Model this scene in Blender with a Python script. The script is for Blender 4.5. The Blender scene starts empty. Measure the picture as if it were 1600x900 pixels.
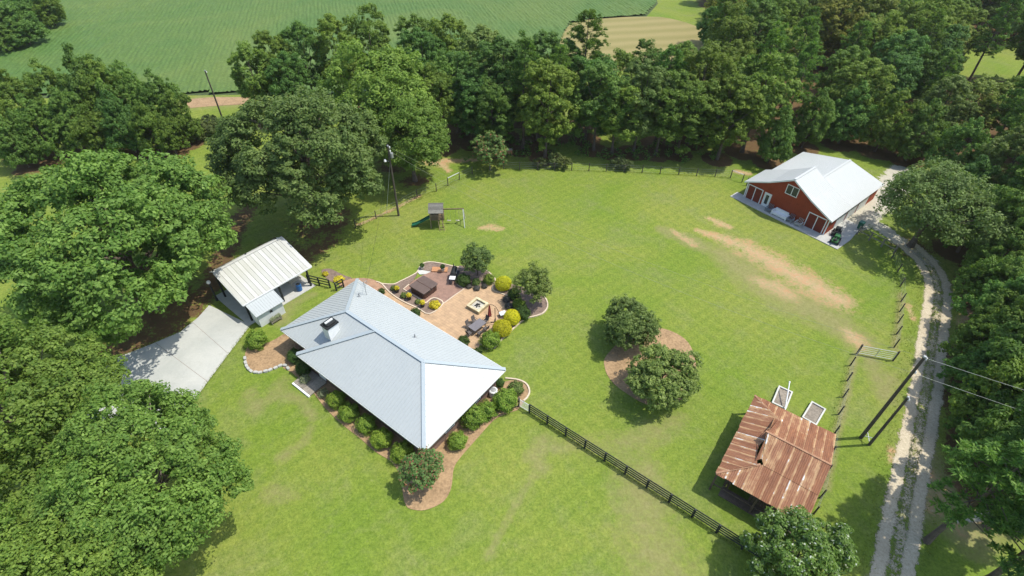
import bpy, math, random
import numpy as np
from mathutils import Vector, Matrix

# ------------------------------------------------------------------ camera, world, sun, exposure
sc = bpy.context.scene
col = sc.collection
CAM_H = 42.0
FPX = 838.3                       # focal length in pixels of a 1600 px wide picture
_p, _r = math.radians(41.9), math.radians(0.63)
_fw = np.array([0, math.cos(_p), -math.sin(_p)])
_u = np.array([0, math.sin(_p), math.cos(_p)])
_x = np.array([1.0, 0, 0])
_R = math.cos(_r) * _x + math.sin(_r) * _u
_U = -math.sin(_r) * _x + math.cos(_r) * _u
_C = np.array([0, 0, CAM_H])
cam = bpy.data.cameras.new('camera')
cam_o = bpy.data.objects.new('camera', cam)
col.objects.link(cam_o)
cam.sensor_width = 36
cam.lens = 36 * FPX / 1600
cam.clip_end = 4000
m = Matrix.Identity(4)
for i in range(3):
    m[i][0], m[i][1], m[i][2], m[i][3] = _R[i], _U[i], -_fw[i], _C[i]
cam_o.matrix_world = m
sc.camera = cam_o

SUN_EL, SUN_AZ = math.radians(63), math.radians(5)      # azimuth from +X towards +Y
w = bpy.data.worlds.new('World')
sc.world = w
w.use_nodes = True
wn = w.node_tree
sky = wn.nodes.new('ShaderNodeTexSky')
sky.sky_type = 'NISHITA'
sky.sun_disc = False
sky.sun_elevation = SUN_EL
sky.sun_rotation = math.radians(90) - SUN_AZ
sky.air_density = 1.2
sky.dust_density = 1.5
bg = wn.nodes['Background']
bg.inputs[1].default_value = 0.15
wn.links.new(sky.outputs[0], bg.inputs[0])
sun = bpy.data.lights.new('sun', 'SUN')
sun.energy = 3.2
sun.angle = math.radians(0.6)
sun.color = (1.0, 0.95, 0.86)
sun_o = bpy.data.objects.new('sun', sun)
col.objects.link(sun_o)
sun_o.location = (60, 20, 90)
_s = Vector((math.cos(SUN_EL) * math.cos(SUN_AZ), math.cos(SUN_EL) * math.sin(SUN_AZ), math.sin(SUN_EL)))
sun_o.rotation_euler = _s.to_track_quat('Z', 'Y').to_euler()
sc.view_settings.view_transform = 'Standard'
sc.view_settings.look = 'None'
sc.view_settings.gamma = 1
sc.view_settings.exposure = 0.68
sc.render.engine = 'CYCLES'
sc.cycles.max_bounces = 8
sc.cycles.diffuse_bounces = 5
sc.cycles.transmission_bounces = 4
sc.cycles.transparent_max_bounces = 4


def G(px, py, h=0.0):
    """the point at height h that a pixel of the 1600x900 photograph looks at"""
    d = (px - 800) / FPX * _R - (py - 450) / FPX * _U + _fw
    return _C + d * ((h - CAM_H) / d[2])


def proj(P):
    v = np.asarray(P, float) - _C
    z = v @ _fw
    return 800 + FPX * (v @ _R) / z, 450 - FPX * (v @ _U) / z, FPX / z


def Z(ox, oy, s):
    """coordinates read off an enlargement of the photograph"""
    return lambda x, y: (ox + x / s, oy + y / s)


z1, z2, z3 = Z(420, 360, 4), Z(380, 540, 3.333), Z(590, 380, 5.293)
z4, z5, z6 = Z(1120, 210, 4.737), Z(1080, 590, 3.75), Z(1280, 420, 3.2156)
z7, zp, zd = Z(180, 350, 3.333), Z(690, 410, 6.927), Z(1020, 320, 3.75)

RNG = np.random.default_rng(7)
random.seed(7)


# ------------------------------------------------------------------ materials
def new_mat(name):
    m = bpy.data.materials.new(name)
    m.use_nodes = True
    nt = m.node_tree
    return m, nt, nt.nodes['Principled BSDF']


def N(nt, t, **kw):
    n = nt.nodes.new(t)
    for k, v in kw.items():
        if k in n.inputs:
            n.inputs[k].default_value = v
        else:
            setattr(n, k, v)
    return n


def L(nt, a, b):
    nt.links.new(a, b)


def pos(nt):
    return N(nt, 'ShaderNodeNewGeometry').outputs['Position']


def noise(nt, vec, scale, detail=4, rough=0.6, dist=0.0):
    n = N(nt, 'ShaderNodeTexNoise')
    n.inputs['Scale'].default_value = scale
    n.inputs['Detail'].default_value = detail
    n.inputs['Roughness'].default_value = rough
    n.inputs['Distortion'].default_value = dist
    L(nt, vec, n.inputs['Vector'])
    return n.outputs['Fac']


def ramp(nt, fac, lo, hi, a=0.0, b=1.0):
    n = N(nt, 'ShaderNodeMapRange')
    n.inputs[1].default_value, n.inputs[2].default_value = lo, hi
    n.inputs[3].default_value, n.inputs[4].default_value = a, b
    n.clamp = True
    L(nt, fac, n.inputs[0])
    return n.outputs[0]


def mixc(nt, fac, a, b, mode='MIX'):
    n = N(nt, 'ShaderNodeMix', data_type='RGBA', blend_type=mode)
    for sock, v in ((n.inputs[0], fac), (n.inputs[6], a), (n.inputs[7], b)):
        if isinstance(v, (int, float)):
            sock.default_value = v
        elif isinstance(v, tuple):
            sock.default_value = (*v, 1) if len(v) == 3 else v
        else:
            L(nt, v, sock)
    return n.outputs[2]


def mth(nt, op, a, b=None):
    n = N(nt, 'ShaderNodeMath', operation=op)
    for i, v in enumerate((a, b)):
        if v is None:
            continue
        if isinstance(v, (int, float)):
            n.inputs[i].default_value = v
        else:
            L(nt, v, n.inputs[i])
    return n.outputs[0]


def bump(nt, bs, h, strength, dist):
    n = N(nt, 'ShaderNodeBump')
    n.inputs['Strength'].default_value = strength
    n.inputs['Distance'].default_value = dist
    L(nt, h, n.inputs['Height'])
    L(nt, n.outputs[0], bs.inputs['Normal'])


def plain(name, c, rough=0.7, var=0.25, scale=3.0, metal=0.0, c2=None, bmp=0.0, spec=0.3, objvar=0.0):
    """one material colour with mottling at two scales"""
    m, nt, bs = new_mat(name)
    P = pos(nt)
    f = noise(nt, P, scale, 5)
    f2 = noise(nt, P, scale * 0.17, 3)
    f = mth(nt, 'ADD', mth(nt, 'MULTIPLY', f, 0.6), mth(nt, 'MULTIPLY', f2, 0.4))
    d = tuple(x * (1 - var) for x in c)
    e = c2 if c2 else tuple(min(1, x * (1 + var)) for x in c)
    cc = mixc(nt, ramp(nt, f, 0.34, 0.66), d, e)
    if objvar:
        oi = N(nt, 'ShaderNodeObjectInfo').outputs['Random']
        cc = mixc(nt, 1.0, cc, mixc(nt, oi, (1 - objvar,) * 3, (1 + objvar,) * 3), 'MULTIPLY')
    L(nt, cc, bs.inputs['Base Color'])
    bs.inputs['Roughness'].default_value = rough
    bs.inputs['Metallic'].default_value = metal
    bs.inputs['Specular IOR Level'].default_value = spec
    if bmp:
        bump(nt, bs, f, 0.6, bmp)
    return m


def leaf_mat(name, dark, light, spec=0.35, rough=0.5, trans=0.40, hue=0.12, flower=None, famt=0.0):
    m, nt, bs = new_mat(name)
    at = N(nt, 'ShaderNodeAttribute', attribute_name='var')
    v = at.outputs['Fac']
    oi = N(nt, 'ShaderNodeObjectInfo').outputs['Random']
    c = mixc(nt, v, dark, light)
    c = mixc(nt, 1.0, c, mixc(nt, oi, (1 + hue, 1.0, 1 - hue), (1 - hue, 1.0 - hue * 0.35, 1 + hue * 0.5)), 'MULTIPLY')
    c = mixc(nt, 1.0, c, mixc(nt, ramp(nt, mth(nt, 'FRACT', mth(nt, 'MULTIPLY', oi, 17.3)), 0, 1), (0.86, 0.86, 0.86), (1.22, 1.22, 1.22)), 'MULTIPLY')
    c = mixc(nt, 1.0, c, mixc(nt, noise(nt, pos(nt), 0.35, 2), (0.80, 0.80, 0.85), (1.20, 1.18, 1.05)), 'MULTIPLY')
    if flower:
        c = mixc(nt, ramp(nt, v, 1 - famt, 1 - famt + 0.01), c, flower)
    L(nt, c, bs.inputs['Base Color'])
    bs.inputs['Roughness'].default_value = rough
    bs.inputs['Specular IOR Level'].default_value = spec
    tr = N(nt, 'ShaderNodeBsdfTranslucent')
    L(nt, mixc(nt, 1.0, c, (1.15, 1.25, 0.55), 'MULTIPLY'), tr.inputs['Color'])
    mx = N(nt, 'ShaderNodeMixShader')
    mx.inputs[0].default_value = trans
    L(nt, bs.outputs[0], mx.inputs[1])
    L(nt, tr.outputs[0], mx.inputs[2])
    L(nt, mx.outputs[0], nt.nodes['Material Output'].inputs['Surface'])
    return m


def grass_nodes(nt, P):
    """mown lawn: broad dull and lush areas, mowing lines, tufts"""
    big = noise(nt, P, 0.05, 4, 0.6, 0.8)
    med = noise(nt, P, 0.22, 6, 0.7, 0.5)
    fine = noise(nt, P, 4.2, 4, 0.8)
    tuft = noise(nt, P, 1.3, 5, 0.75)
    c = mixc(nt, ramp(nt, big, 0.38, 0.62), (0.130, 0.194, 0.025), (0.190, 0.220, 0.043))
    c = mixc(nt, ramp(nt, med, 0.48, 0.68, 0, 0.6), c, (0.172, 0.192, 0.072))
    c = mixc(nt, ramp(nt, tuft, 0.42, 0.68, 0.0, 0.60), c, (0.098, 0.158, 0.022))
    c = mixc(nt, ramp(nt, noise(nt, P, 0.9, 5, 0.8), 0.60, 0.72, 0, 0.28), c, (0.220, 0.210, 0.110))
    c = mixc(nt, 1.0, c, mixc(nt, ramp(nt, fine, 0.28, 0.72), (0.60, 0.66, 0.56), (1.40, 1.32, 1.40)), 'MULTIPLY')
    wv = N(nt, 'ShaderNodeTexWave', wave_type='BANDS', bands_direction='X')
    wv.inputs['Scale'].default_value = 0.30
    wv.inputs['Distortion'].default_value = 2.2
    wv.inputs['Detail'].default_value = 3
    mp = N(nt, 'ShaderNodeMapping')
    mp.inputs['Rotation'].default_value = (0, 0, math.radians(52))
    L(nt, P, mp.inputs[0])
    L(nt, mp.outputs[0], wv.inputs[0])
    c = mixc(nt, 1.0, c, mixc(nt, wv.outputs['Fac'], (0.96, 0.965, 0.965), (1.045, 1.04, 1.03)), 'MULTIPLY')
    w2 = N(nt, 'ShaderNodeTexWave', wave_type='BANDS', bands_direction='X')
    w2.inputs['Scale'].default_value = 0.23
    w2.inputs['Distortion'].default_value = 1.6
    w2.inputs['Detail'].default_value = 3
    m2 = N(nt, 'ShaderNodeMapping')
    m2.inputs['Rotation'].default_value = (0, 0, math.radians(-38))
    L(nt, P, m2.inputs[0])
    L(nt, m2.outputs[0], w2.inputs[0])
    c = mixc(nt, 1.0, c, mixc(nt, ramp(nt, w2.outputs['Fac'], .7, 1.0), (1, 1, 1), (1.07, 1.06, 1.08)), 'MULTIPLY')
    return c, fine


def make_ground_mat():
    m, nt, bs = new_mat('lawn_and_earth')
    P = pos(nt)
    c, fine = grass_nodes(nt, P)
    at = N(nt, 'ShaderNodeAttribute', attribute_name='wear')
    sp = N(nt, 'ShaderNodeSeparateColor')
    L(nt, at.outputs['Color'], sp.inputs[0])
    n1 = noise(nt, P, 0.7, 6, 0.72)
    n2 = noise(nt, P, 3.0, 4, 0.7)
    nn = mth(nt, 'ADD', mth(nt, 'MULTIPLY', n1, 0.55), mth(nt, 'MULTIPLY', n2, 0.45))
    nn = mth(nt, 'ADD', mth(nt, 'MULTIPLY', mth(nt, 'SUBTRACT', nn, 0.5), 3.4), 0.5)

    def msk(s, soft=0.10):
        t = mth(nt, 'SUBTRACT', mth(nt, 'MULTIPLY', s, 1.25), mth(nt, 'MULTIPLY', nn, 1.0))
        return mth(nt, 'MULTIPLY', ramp(nt, t, -soft, soft), ramp(nt, s, 0.02, 0.22))
    dry = mixc(nt, ramp(nt, n2, .3, .7), (0.155, 0.150, 0.052), (0.300, 0.255, 0.130))
    c = mixc(nt, mth(nt, 'MULTIPLY', msk(sp.outputs[2], 0.5), 0.72), c, dry)
    floor = mixc(nt, n1, (0.060, 0.036, 0.018), (0.17, 0.105, 0.050))
    floor = mixc(nt, ramp(nt, n2, 0.55, 0.62, 0, 0.6), floor, (0.075, 0.10, 0.022))
    c = mixc(nt, msk(sp.outputs[1], 0.12), c, floor)
    clay = mixc(nt, ramp(nt, n1, 0.38, 0.62), (0.40, 0.235, 0.125), (0.45, 0.325, 0.20))
    clay = mixc(nt, ramp(nt, n2, 0.56, 0.66, 0, 0.8), clay, (0.50, 0.44, 0.32))
    c = mixc(nt, mth(nt, 'MULTIPLY', msk(sp.outputs[0], 0.36), 0.92), c, clay)
    al = at.outputs['Alpha']
    grav = mixc(nt, n2, (0.30, 0.275, 0.215), (0.56, 0.53, 0.43))
    c = mixc(nt, msk(al, 0.09), c, grav)
    L(nt, c, bs.inputs['Base Color'])
    bs.inputs['Roughness'].default_value = 0.9
    bs.inputs['Specular IOR Level'].default_value = 0.1
    bump(nt, bs, mth(nt, 'ADD', fine, n1), 0.5, 0.08)
    return m


def corr_mat(name, base, stain, amt, rough=0.4, metal=0.0, streak=(0, 0, 0), spec=0.4):
    """painted or rusting sheet metal, streaks run with the local y axis of the sheet"""
    m, nt, bs = new_mat(name)
    P = pos(nt)
    a = noise(nt, P, 0.35, 4, 0.6)
    b = noise(nt, P, 2.6, 5, 0.7)
    c = mixc(nt, ramp(nt, b, 0.3, 0.7), tuple(x * 0.93 for x in base), base)
    c = mixc(nt, ramp(nt, a, 0.5 - amt * 0.3, 0.75, 0, amt), c, stain)
    L(nt, c, bs.inputs['Base Color'])
    bs.inputs['Roughness'].default_value = rough
    bs.inputs['Metallic'].default_value = metal
    bs.inputs['Specular IOR Level'].default_value = spec
    return m


def rust_mat():
    """rusting tin; 'sheet' holds metres across and along the sheet"""
    m, nt, bs = new_mat('rusty_tin')
    P = N(nt, 'ShaderNodeAttribute', attribute_name='sheet').outputs['Vector']
    oi = N(nt, 'ShaderNodeObjectInfo').outputs['Random']
    off = N(nt, 'ShaderNodeCombineXYZ')
    L(nt, mth(nt, 'MULTIPLY', oi, 57.0), off.inputs[0])
    L(nt, mth(nt, 'MULTIPLY', oi, 91.0), off.inputs[1])
    mp = N(nt, 'ShaderNodeMapping')
    mp.inputs['Scale'].default_value = (1.0, 0.14, 1.0)
    L(nt, off.outputs[0], mp.inputs['Location'])
    L(nt, P, mp.inputs[0])
    st = noise(nt, mp.outputs[0], 3.2, 5, 0.7, 0.4)
    ad = N(nt, 'ShaderNodeVectorMath', operation='ADD')
    L(nt, P, ad.inputs[0])
    L(nt, off.outputs[0], ad.inputs[1])
    fi = noise(nt, ad.outputs[0], 4.0, 5, 0.75)
    pa = noise(nt, ad.outputs[0], 0.8, 3, 0.6)
    c = mixc(nt, ramp(nt, st, 0.3, 0.68), (0.140, 0.058, 0.031), (0.290, 0.128, 0.062))
    c = mixc(nt, ramp(nt, fi, 0.4, 0.75, 0, 0.55), c, (0.25, 0.125, 0.08))
    c = mixc(nt, ramp(nt, oi, 0.35, 1.0, 0.0, 0.35), c, (0.36, 0.19, 0.11))
    sp = N(nt, 'ShaderNodeSeparateXYZ')
    L(nt, P, sp.inputs[0])
    edge = ramp(nt, sp.outputs[0], 0.24, 0.06)          # paler along the lapped edge
    t = mth(nt, 'ADD', mth(nt, 'MULTIPLY', edge, 0.21), mth(nt, 'ADD', mth(nt, 'MULTIPLY', st, 0.5), mth(nt, 'MULTIPLY', pa, 0.6)))
    t = mth(nt, 'ADD', t, mth(nt, 'MULTIPLY', oi, 0.17))
    c = mixc(nt, ramp(nt, t, 0.68, 0.84, 0, 0.8), c, (0.47, 0.31, 0.165))
    c = mixc(nt, ramp(nt, t, 0.90, 0.94), c, (0.60, 0.62, 0.60))
    L(nt, c, bs.inputs['Base Color'])
    bs.inputs['Roughness'].default_value = 0.7
    bs.inputs['Specular IOR Level'].default_value = 0.25
    return m


def brick_mat(name, c1, c2, mortar, s=4.0):
    m, nt, bs = new_mat(name)
    tc = N(nt, 'ShaderNodeTexCoord').outputs['Object']
    sp = N(nt, 'ShaderNodeSeparateXYZ')
    L(nt, tc, sp.inputs[0])
    cb = N(nt, 'ShaderNodeCombineXYZ')
    L(nt, mth(nt, 'ADD', sp.outputs[0], sp.outputs[1]), cb.inputs[0])
    L(nt, sp.outputs[2], cb.inputs[1])
    b = N(nt, 'ShaderNodeTexBrick')
    b.inputs['Scale'].default_value = s
    b.inputs['Color1'].default_value = (*c1, 1)
    b.inputs['Color2'].default_value = (*c2, 1)
    b.inputs['Mortar'].default_value = (*mortar, 1)
    L(nt, cb.outputs[0], b.inputs['Vector'])
    L(nt, b.outputs['Color'], bs.inputs['Base Color'])
    bs.inputs['Roughness'].default_value = 0.85
    return m


def stripe_mat(name, c1, c2, scale, rot, rough=0.9, nscale=2.0):
    m, nt, bs = new_mat(name)
    P = pos(nt)
    mp = N(nt, 'ShaderNodeMapping')
    mp.inputs['Rotation'].default_value = (0, 0, rot)
    L(nt, P, mp.inputs[0])
    wv = N(nt, 'ShaderNodeTexWave', wave_type='BANDS', bands_direction='X')
    wv.inputs['Scale'].default_value = scale
    wv.inputs['Distortion'].default_value = 2.5
    wv.inputs['Detail'].default_value = 3
    L(nt, mp.outputs[0], wv.inputs[0])
    f = mth(nt, 'ADD', mth(nt, 'MULTIPLY', wv.outputs['Fac'], 0.45), mth(nt, 'MULTIPLY', noise(nt, P, nscale, 5, 0.7), 0.6))
    L(nt, mixc(nt, ramp(nt, f, 0.25, 0.8), c1, c2), bs.inputs['Base Color'])
    bs.inputs['Roughness'].default_value = rough
    bs.inputs['Specular IOR Level'].default_value = 0.1
    return m


def crop_mat():
    m, nt, bs = new_mat('crop_leaves')
    P = pos(nt)
    a = noise(nt, P, 0.028, 6, 0.65, 0.8)
    b = noise(nt, P, 1.8, 5, 0.75)
    c = mixc(nt, ramp(nt, a, 0.35, 0.65), (0.062, 0.128, 0.028), (0.105, 0.155, 0.036))
    c = mixc(nt, 1.0, c, mixc(nt, ramp(nt, b, 0.3, 0.7), (0.68, 0.7, 0.65), (1.3, 1.27, 1.3)), 'MULTIPLY')
    at = N(nt, 'ShaderNodeAttribute', attribute_name='var').outputs['Fac']
    c = mixc(nt, ramp(nt, at, 0.0, 0.35, 0.40, 0.0), c, (0.105, 0.130, 0.042))
    L(nt, c, bs.inputs['Base Color'])
    bs.inputs['Roughness'].default_value = 0.7
    bs.inputs['Specular IOR Level'].default_value = 0.2
    return m


def patio_mat(name, c1, c2, s):
    m, nt, bs = new_mat(name)
    P = pos(nt)
    mp = N(nt, 'ShaderNodeMapping')
    mp.inputs['Rotation'].default_value = (0, 0, math.radians(37))
    L(nt, P, mp.inputs[0])
    b = N(nt, 'ShaderNodeTexBrick')
    b.inputs['Scale'].default_value = s
    b.inputs['Color1'].default_value = (*c1, 1)
    b.inputs['Color2'].default_value = (*c2, 1)
    b.inputs['Mortar'].default_value = (*[x * 0.72 for x in c1], 1)
    b.inputs['Mortar Size'].default_value = 0.012
    L(nt, mp.outputs[0], b.inputs['Vector'])
    n = noise(nt, P, 1.3, 5, 0.7)
    L(nt, mixc(nt, 1.0, b.outputs['Color'], mixc(nt, ramp(nt, n, 0.3, 0.7), (0.78, 0.79, 0.8), (1.2, 1.19, 1.18)), 'MULTIPLY'), bs.inputs['Base Color'])
    bs.inputs['Roughness'].default_value = 0.75
    bs.inputs['Specular IOR Level'].default_value = 0.25
    return m


M = {}
M['ground'] = make_ground_mat()
def drive_mat():
    m, nt, bs = new_mat('drive_concrete')
    P = pos(nt)
    a, b_, f = noise(nt, P, 0.18, 5, 0.65, 0.6), noise(nt, P, 0.9, 6, 0.75), noise(nt, P, 7, 4, 0.7)
    c = mixc(nt, ramp(nt, a, 0.35, 0.65), (0.345, 0.36, 0.335), (0.44, 0.445, 0.41))
    c = mixc(nt, ramp(nt, b_, 0.55, 0.75, 0, 0.5), c, (0.30, 0.30, 0.26))
    c = mixc(nt, 1.0, c, mixc(nt, f, (0.86, 0.86, 0.86), (1.14, 1.14, 1.14)), 'MULTIPLY')
    L(nt, c, bs.inputs['Base Color'])
    bs.inputs['Roughness'].default_value = 0.9
    bs.inputs['Specular IOR Level'].default_value = 0.15
    return m


M['drive'] = drive_mat()
M['concrete'] = plain('pale_concrete', (0.47, 0.475, 0.43), 0.85, 0.12, 1.2, c2=(0.58, 0.575, 0.52))
M['slab'] = plain('grey_slab', (0.40, 0.40, 0.37), 0.85, 0.14, 1.5)
M['edging'] = plain('edging_concrete', (0.52, 0.43, 0.32), 0.85, 0.14, 3)
M['straw'] = plain('pine_straw', (0.30, 0.200, 0.108), 0.95, 0.34, 4.5, bmp=0.05)
M['mulch'] = plain('taupe_mulch', (0.185, 0.135, 0.105), 0.95, 0.36, 5, bmp=0.05)
M['patio'] = patio_mat('tan_stamped_concrete', (0.44, 0.30, 0.175), (0.40, 0.27, 0.16), 0.8)
M['pavers'] = patio_mat('brown_pavers', (0.285, 0.175, 0.128), (0.25, 0.155, 0.118), 2.2)
M['brickpath'] = patio_mat('red_brick_path', (0.35, 0.215, 0.135), (0.31, 0.19, 0.12), 3.5)
M['crop'] = crop_mat()
M['fieldsoil'] = plain('field_soil', (0.062, 0.090, 0.032), 0.95, 0.3, 1.5)
M['hay'] = stripe_mat('mown_hay', (0.205, 0.185, 0.070), (0.265, 0.225, 0.098), 0.06, math.radians(80))
M['bark'] = plain('bark', (0.115, 0.090, 0.070), 0.95, 0.35, 4, bmp=0.05)
M['barkpale'] = plain('pale_bark', (0.24, 0.20, 0.165), 0.9, 0.3, 5)
M['oak'] = leaf_mat('oak_leaves', (0.064, 0.145, 0.022), (0.205, 0.325, 0.066), 0.25, 0.6)
M['oak2'] = leaf_mat('oak_leaves_grey', (0.072, 0.130, 0.026), (0.225, 0.300, 0.082), 0.25, 0.6, hue=0.06)
M['broad'] = leaf_mat('broad_leaves', (0.058, 0.134, 0.022), (0.180, 0.292, 0.054), 0.25, 0.6, hue=0.22)
M['bright'] = leaf_mat('bright_leaves', (0.095, 0.175, 0.024), (0.240, 0.340, 0.060), 0.25, 0.6)
M['pine'] = leaf_mat('pine_needles', (0.056, 0.138, 0.026), (0.175, 0.290, 0.058), 0.25, 0.6)
M['yellowgreen'] = leaf_mat('yellow_green_leaves', (0.100, 0.150, 0.024), (0.290, 0.335, 0.066), 0.25, 0.6, hue=0.15)
M['airy'] = leaf_mat('airy_leaves', (0.085, 0.150, 0.034), (0.245, 0.325, 0.100), 0.25, 0.6, hue=0.04)
M['shrub'] = leaf_mat('boxwood_leaves', (0.097, 0.187, 0.024), (0.292, 0.413, 0.066), 0.25, 0.6, hue=0.10)
M['gold'] = leaf_mat('golden_leaves', (0.36, 0.38, 0.016), (0.66, 0.63, 0.040), 0.2, 0.6, hue=0.05)
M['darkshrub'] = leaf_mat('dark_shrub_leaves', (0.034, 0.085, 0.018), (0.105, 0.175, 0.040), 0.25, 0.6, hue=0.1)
M['olive'] = leaf_mat('olive_shrub_leaves', (0.081, 0.145, 0.033), (0.249, 0.335, 0.099), 0.25, 0.55, hue=0.1)
M['myrtle'] = leaf_mat('myrtle_leaves', (0.071, 0.155, 0.039), (0.218, 0.333, 0.109), 0.25, 0.6, flower=(0.36, 0.125, 0.09), famt=0.15, hue=0.08)
M['dogwood'] = leaf_mat('glossy_leaves', (0.070, 0.155, 0.024), (0.220, 0.345, 0.072), 0.4, 0.4, flower=(0.50, 0.55, 0.44), famt=0.05, hue=0.05)  # flower here: white flecks of leaf gloss put into the leaf colour
M['yellowflower'] = leaf_mat('yellow_blossom', (0.50, 0.44, 0.03), (0.72, 0.64, 0.07), 0.2, 0.7, hue=0.03)
M['silver'] = leaf_mat('silver_leaves', (0.16, 0.19, 0.11), (0.34, 0.37, 0.23), 0.3, 0.6, hue=0.05)
M['purple'] = leaf_mat('dusky_leaves', (0.060, 0.062, 0.060), (0.17, 0.17, 0.16), 0.3, 0.6, hue=0.05)
M['brush'] = leaf_mat('brush_leaves', (0.060, 0.095, 0.022), (0.150, 0.190, 0.060), 0.3, 0.6, hue=0.1)
M['grassblade'] = leaf_mat('long_grass_blades', (0.13, 0.18, 0.03), (0.26, 0.29, 0.08), 0.15, 0.8, hue=0.0)
M['roof'] = corr_mat('pale_metal_roof', (0.395, 0.425, 0.420), (0.335, 0.368, 0.37), 0.4, 0.42, 0.0, spec=0.5)
M['roofrib'] = corr_mat('metal_roof_rib', (0.390, 0.418, 0.415), (0.345, 0.375, 0.38), 0.3, 0.42, 0.0)
M['roofcap'] = corr_mat('metal_ridge_cap', (0.34, 0.39, 0.41), (0.30, 0.35, 0.37), 0.3, 0.45, 0.0)
M['barnroof'] = corr_mat('white_metal_roof', (0.475, 0.49, 0.475), (0.40, 0.44, 0.41), 0.5, 0.5, 0.0)
M['carroof'] = corr_mat('carport_tin', (0.50, 0.505, 0.48), (0.39, 0.385, 0.33), 0.6, 0.55, 0.0)
M['carroof2'] = corr_mat('carport_tin_stained', (0.43, 0.435, 0.40), (0.37, 0.37, 0.31), 0.6, 0.6, 0.0)
M['rust'] = rust_mat()
M['rustcap'] = plain('rusty_cap', (0.30, 0.165, 0.095), 0.75, 0.35, 3)
M['brick'] = brick_mat('brown_brick', (0.19, 0.105, 0.075), (0.15, 0.085, 0.06), (0.26, 0.22, 0.19))
M['white'] = plain('white_paint', (0.72, 0.73, 0.72), 0.6, 0.06, 2)
M['paleblue'] = plain('pale_siding', (0.58, 0.61, 0.60), 0.7, 0.08, 2)
M['barnred'] = plain('barn_red_boards', (0.275, 0.050, 0.020), 0.75, 0.16, 1.6)
M['barndoor'] = plain('barn_door_red', (0.165, 0.030, 0.018), 0.7, 0.16, 2)
M['black'] = plain('black_paint', (0.016, 0.018, 0.018), 0.55, 0.3, 4)
M['blackwood'] = plain('black_fence_boards', (0.028, 0.034, 0.032), 0.7, 0.35, 4, objvar=0.3)
M['greywood'] = plain('weathered_wood', (0.24, 0.215, 0.175), 0.85, 0.3, 5, objvar=0.2)
M['darkwood'] = plain('old_dark_boards', (0.110, 0.080, 0.058), 0.9, 0.35, 5, objvar=0.3)
M['pole'] = plain('creosoted_pole', (0.085, 0.072, 0.056), 0.85, 0.3, 6)
M['glass'] = plain('window_glass', (0.035, 0.045, 0.05), 0.12, 0.1, 1, spec=0.6)
M['tubcover'] = plain('brown_vinyl_cover', (0.115, 0.082, 0.068), 0.55, 0.12, 3)
M['tubside'] = plain('dark_tub_side', (0.085, 0.045, 0.032), 0.6, 0.2, 4)
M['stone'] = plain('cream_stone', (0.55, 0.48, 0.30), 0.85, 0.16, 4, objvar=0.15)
M['stoneside'] = plain('shaded_stone', (0.36, 0.29, 0.16), 0.85, 0.2, 4)  # darker copy of the cream stone: side shade put into the colour
M['gravel'] = plain('pit_gravel', (0.40, 0.38, 0.32), 0.9, 0.4, 9)
M['metalgrey'] = plain('grey_metal', (0.33, 0.34, 0.34), 0.45, 0.12, 4, metal=0.4)
M['mesh'] = plain('grey_mesh_table', (0.155, 0.145, 0.15), 0.6, 0.12, 6)
M['red'] = plain('faded_red_canvas', (0.30, 0.055, 0.045), 0.85, 0.25, 5)
M['blue'] = plain('blue_plastic', (0.020, 0.095, 0.26), 0.45, 0.2, 3)
M['greenplastic'] = plain('dark_green_plastic', (0.018, 0.120, 0.070), 0.4, 0.15, 3)
M['orange'] = plain('orange_boards', (0.43, 0.215, 0.105), 0.8, 0.15, 5)
M['soil'] = plain('bed_soil', (0.22, 0.19, 0.15), 0.95, 0.35, 6, bmp=0.04)
M['shingle'] = plain('grey_shingles', (0.15, 0.145, 0.125), 0.9, 0.25, 6, objvar=0.3)
M['terracotta'] = plain('pale_pot', (0.50, 0.45, 0.36), 0.8, 0.12, 4)
M['darkpot'] = plain('dark_pot', (0.045, 0.038, 0.034), 0.6, 0.2, 4)
M['wire'] = plain('aluminium_wire', (0.48, 0.50, 0.46), 0.5, 0.05, 2)
M['gate'] = plain('galvanised_gate', (0.50, 0.52, 0.50), 0.5, 0.1, 4)


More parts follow.
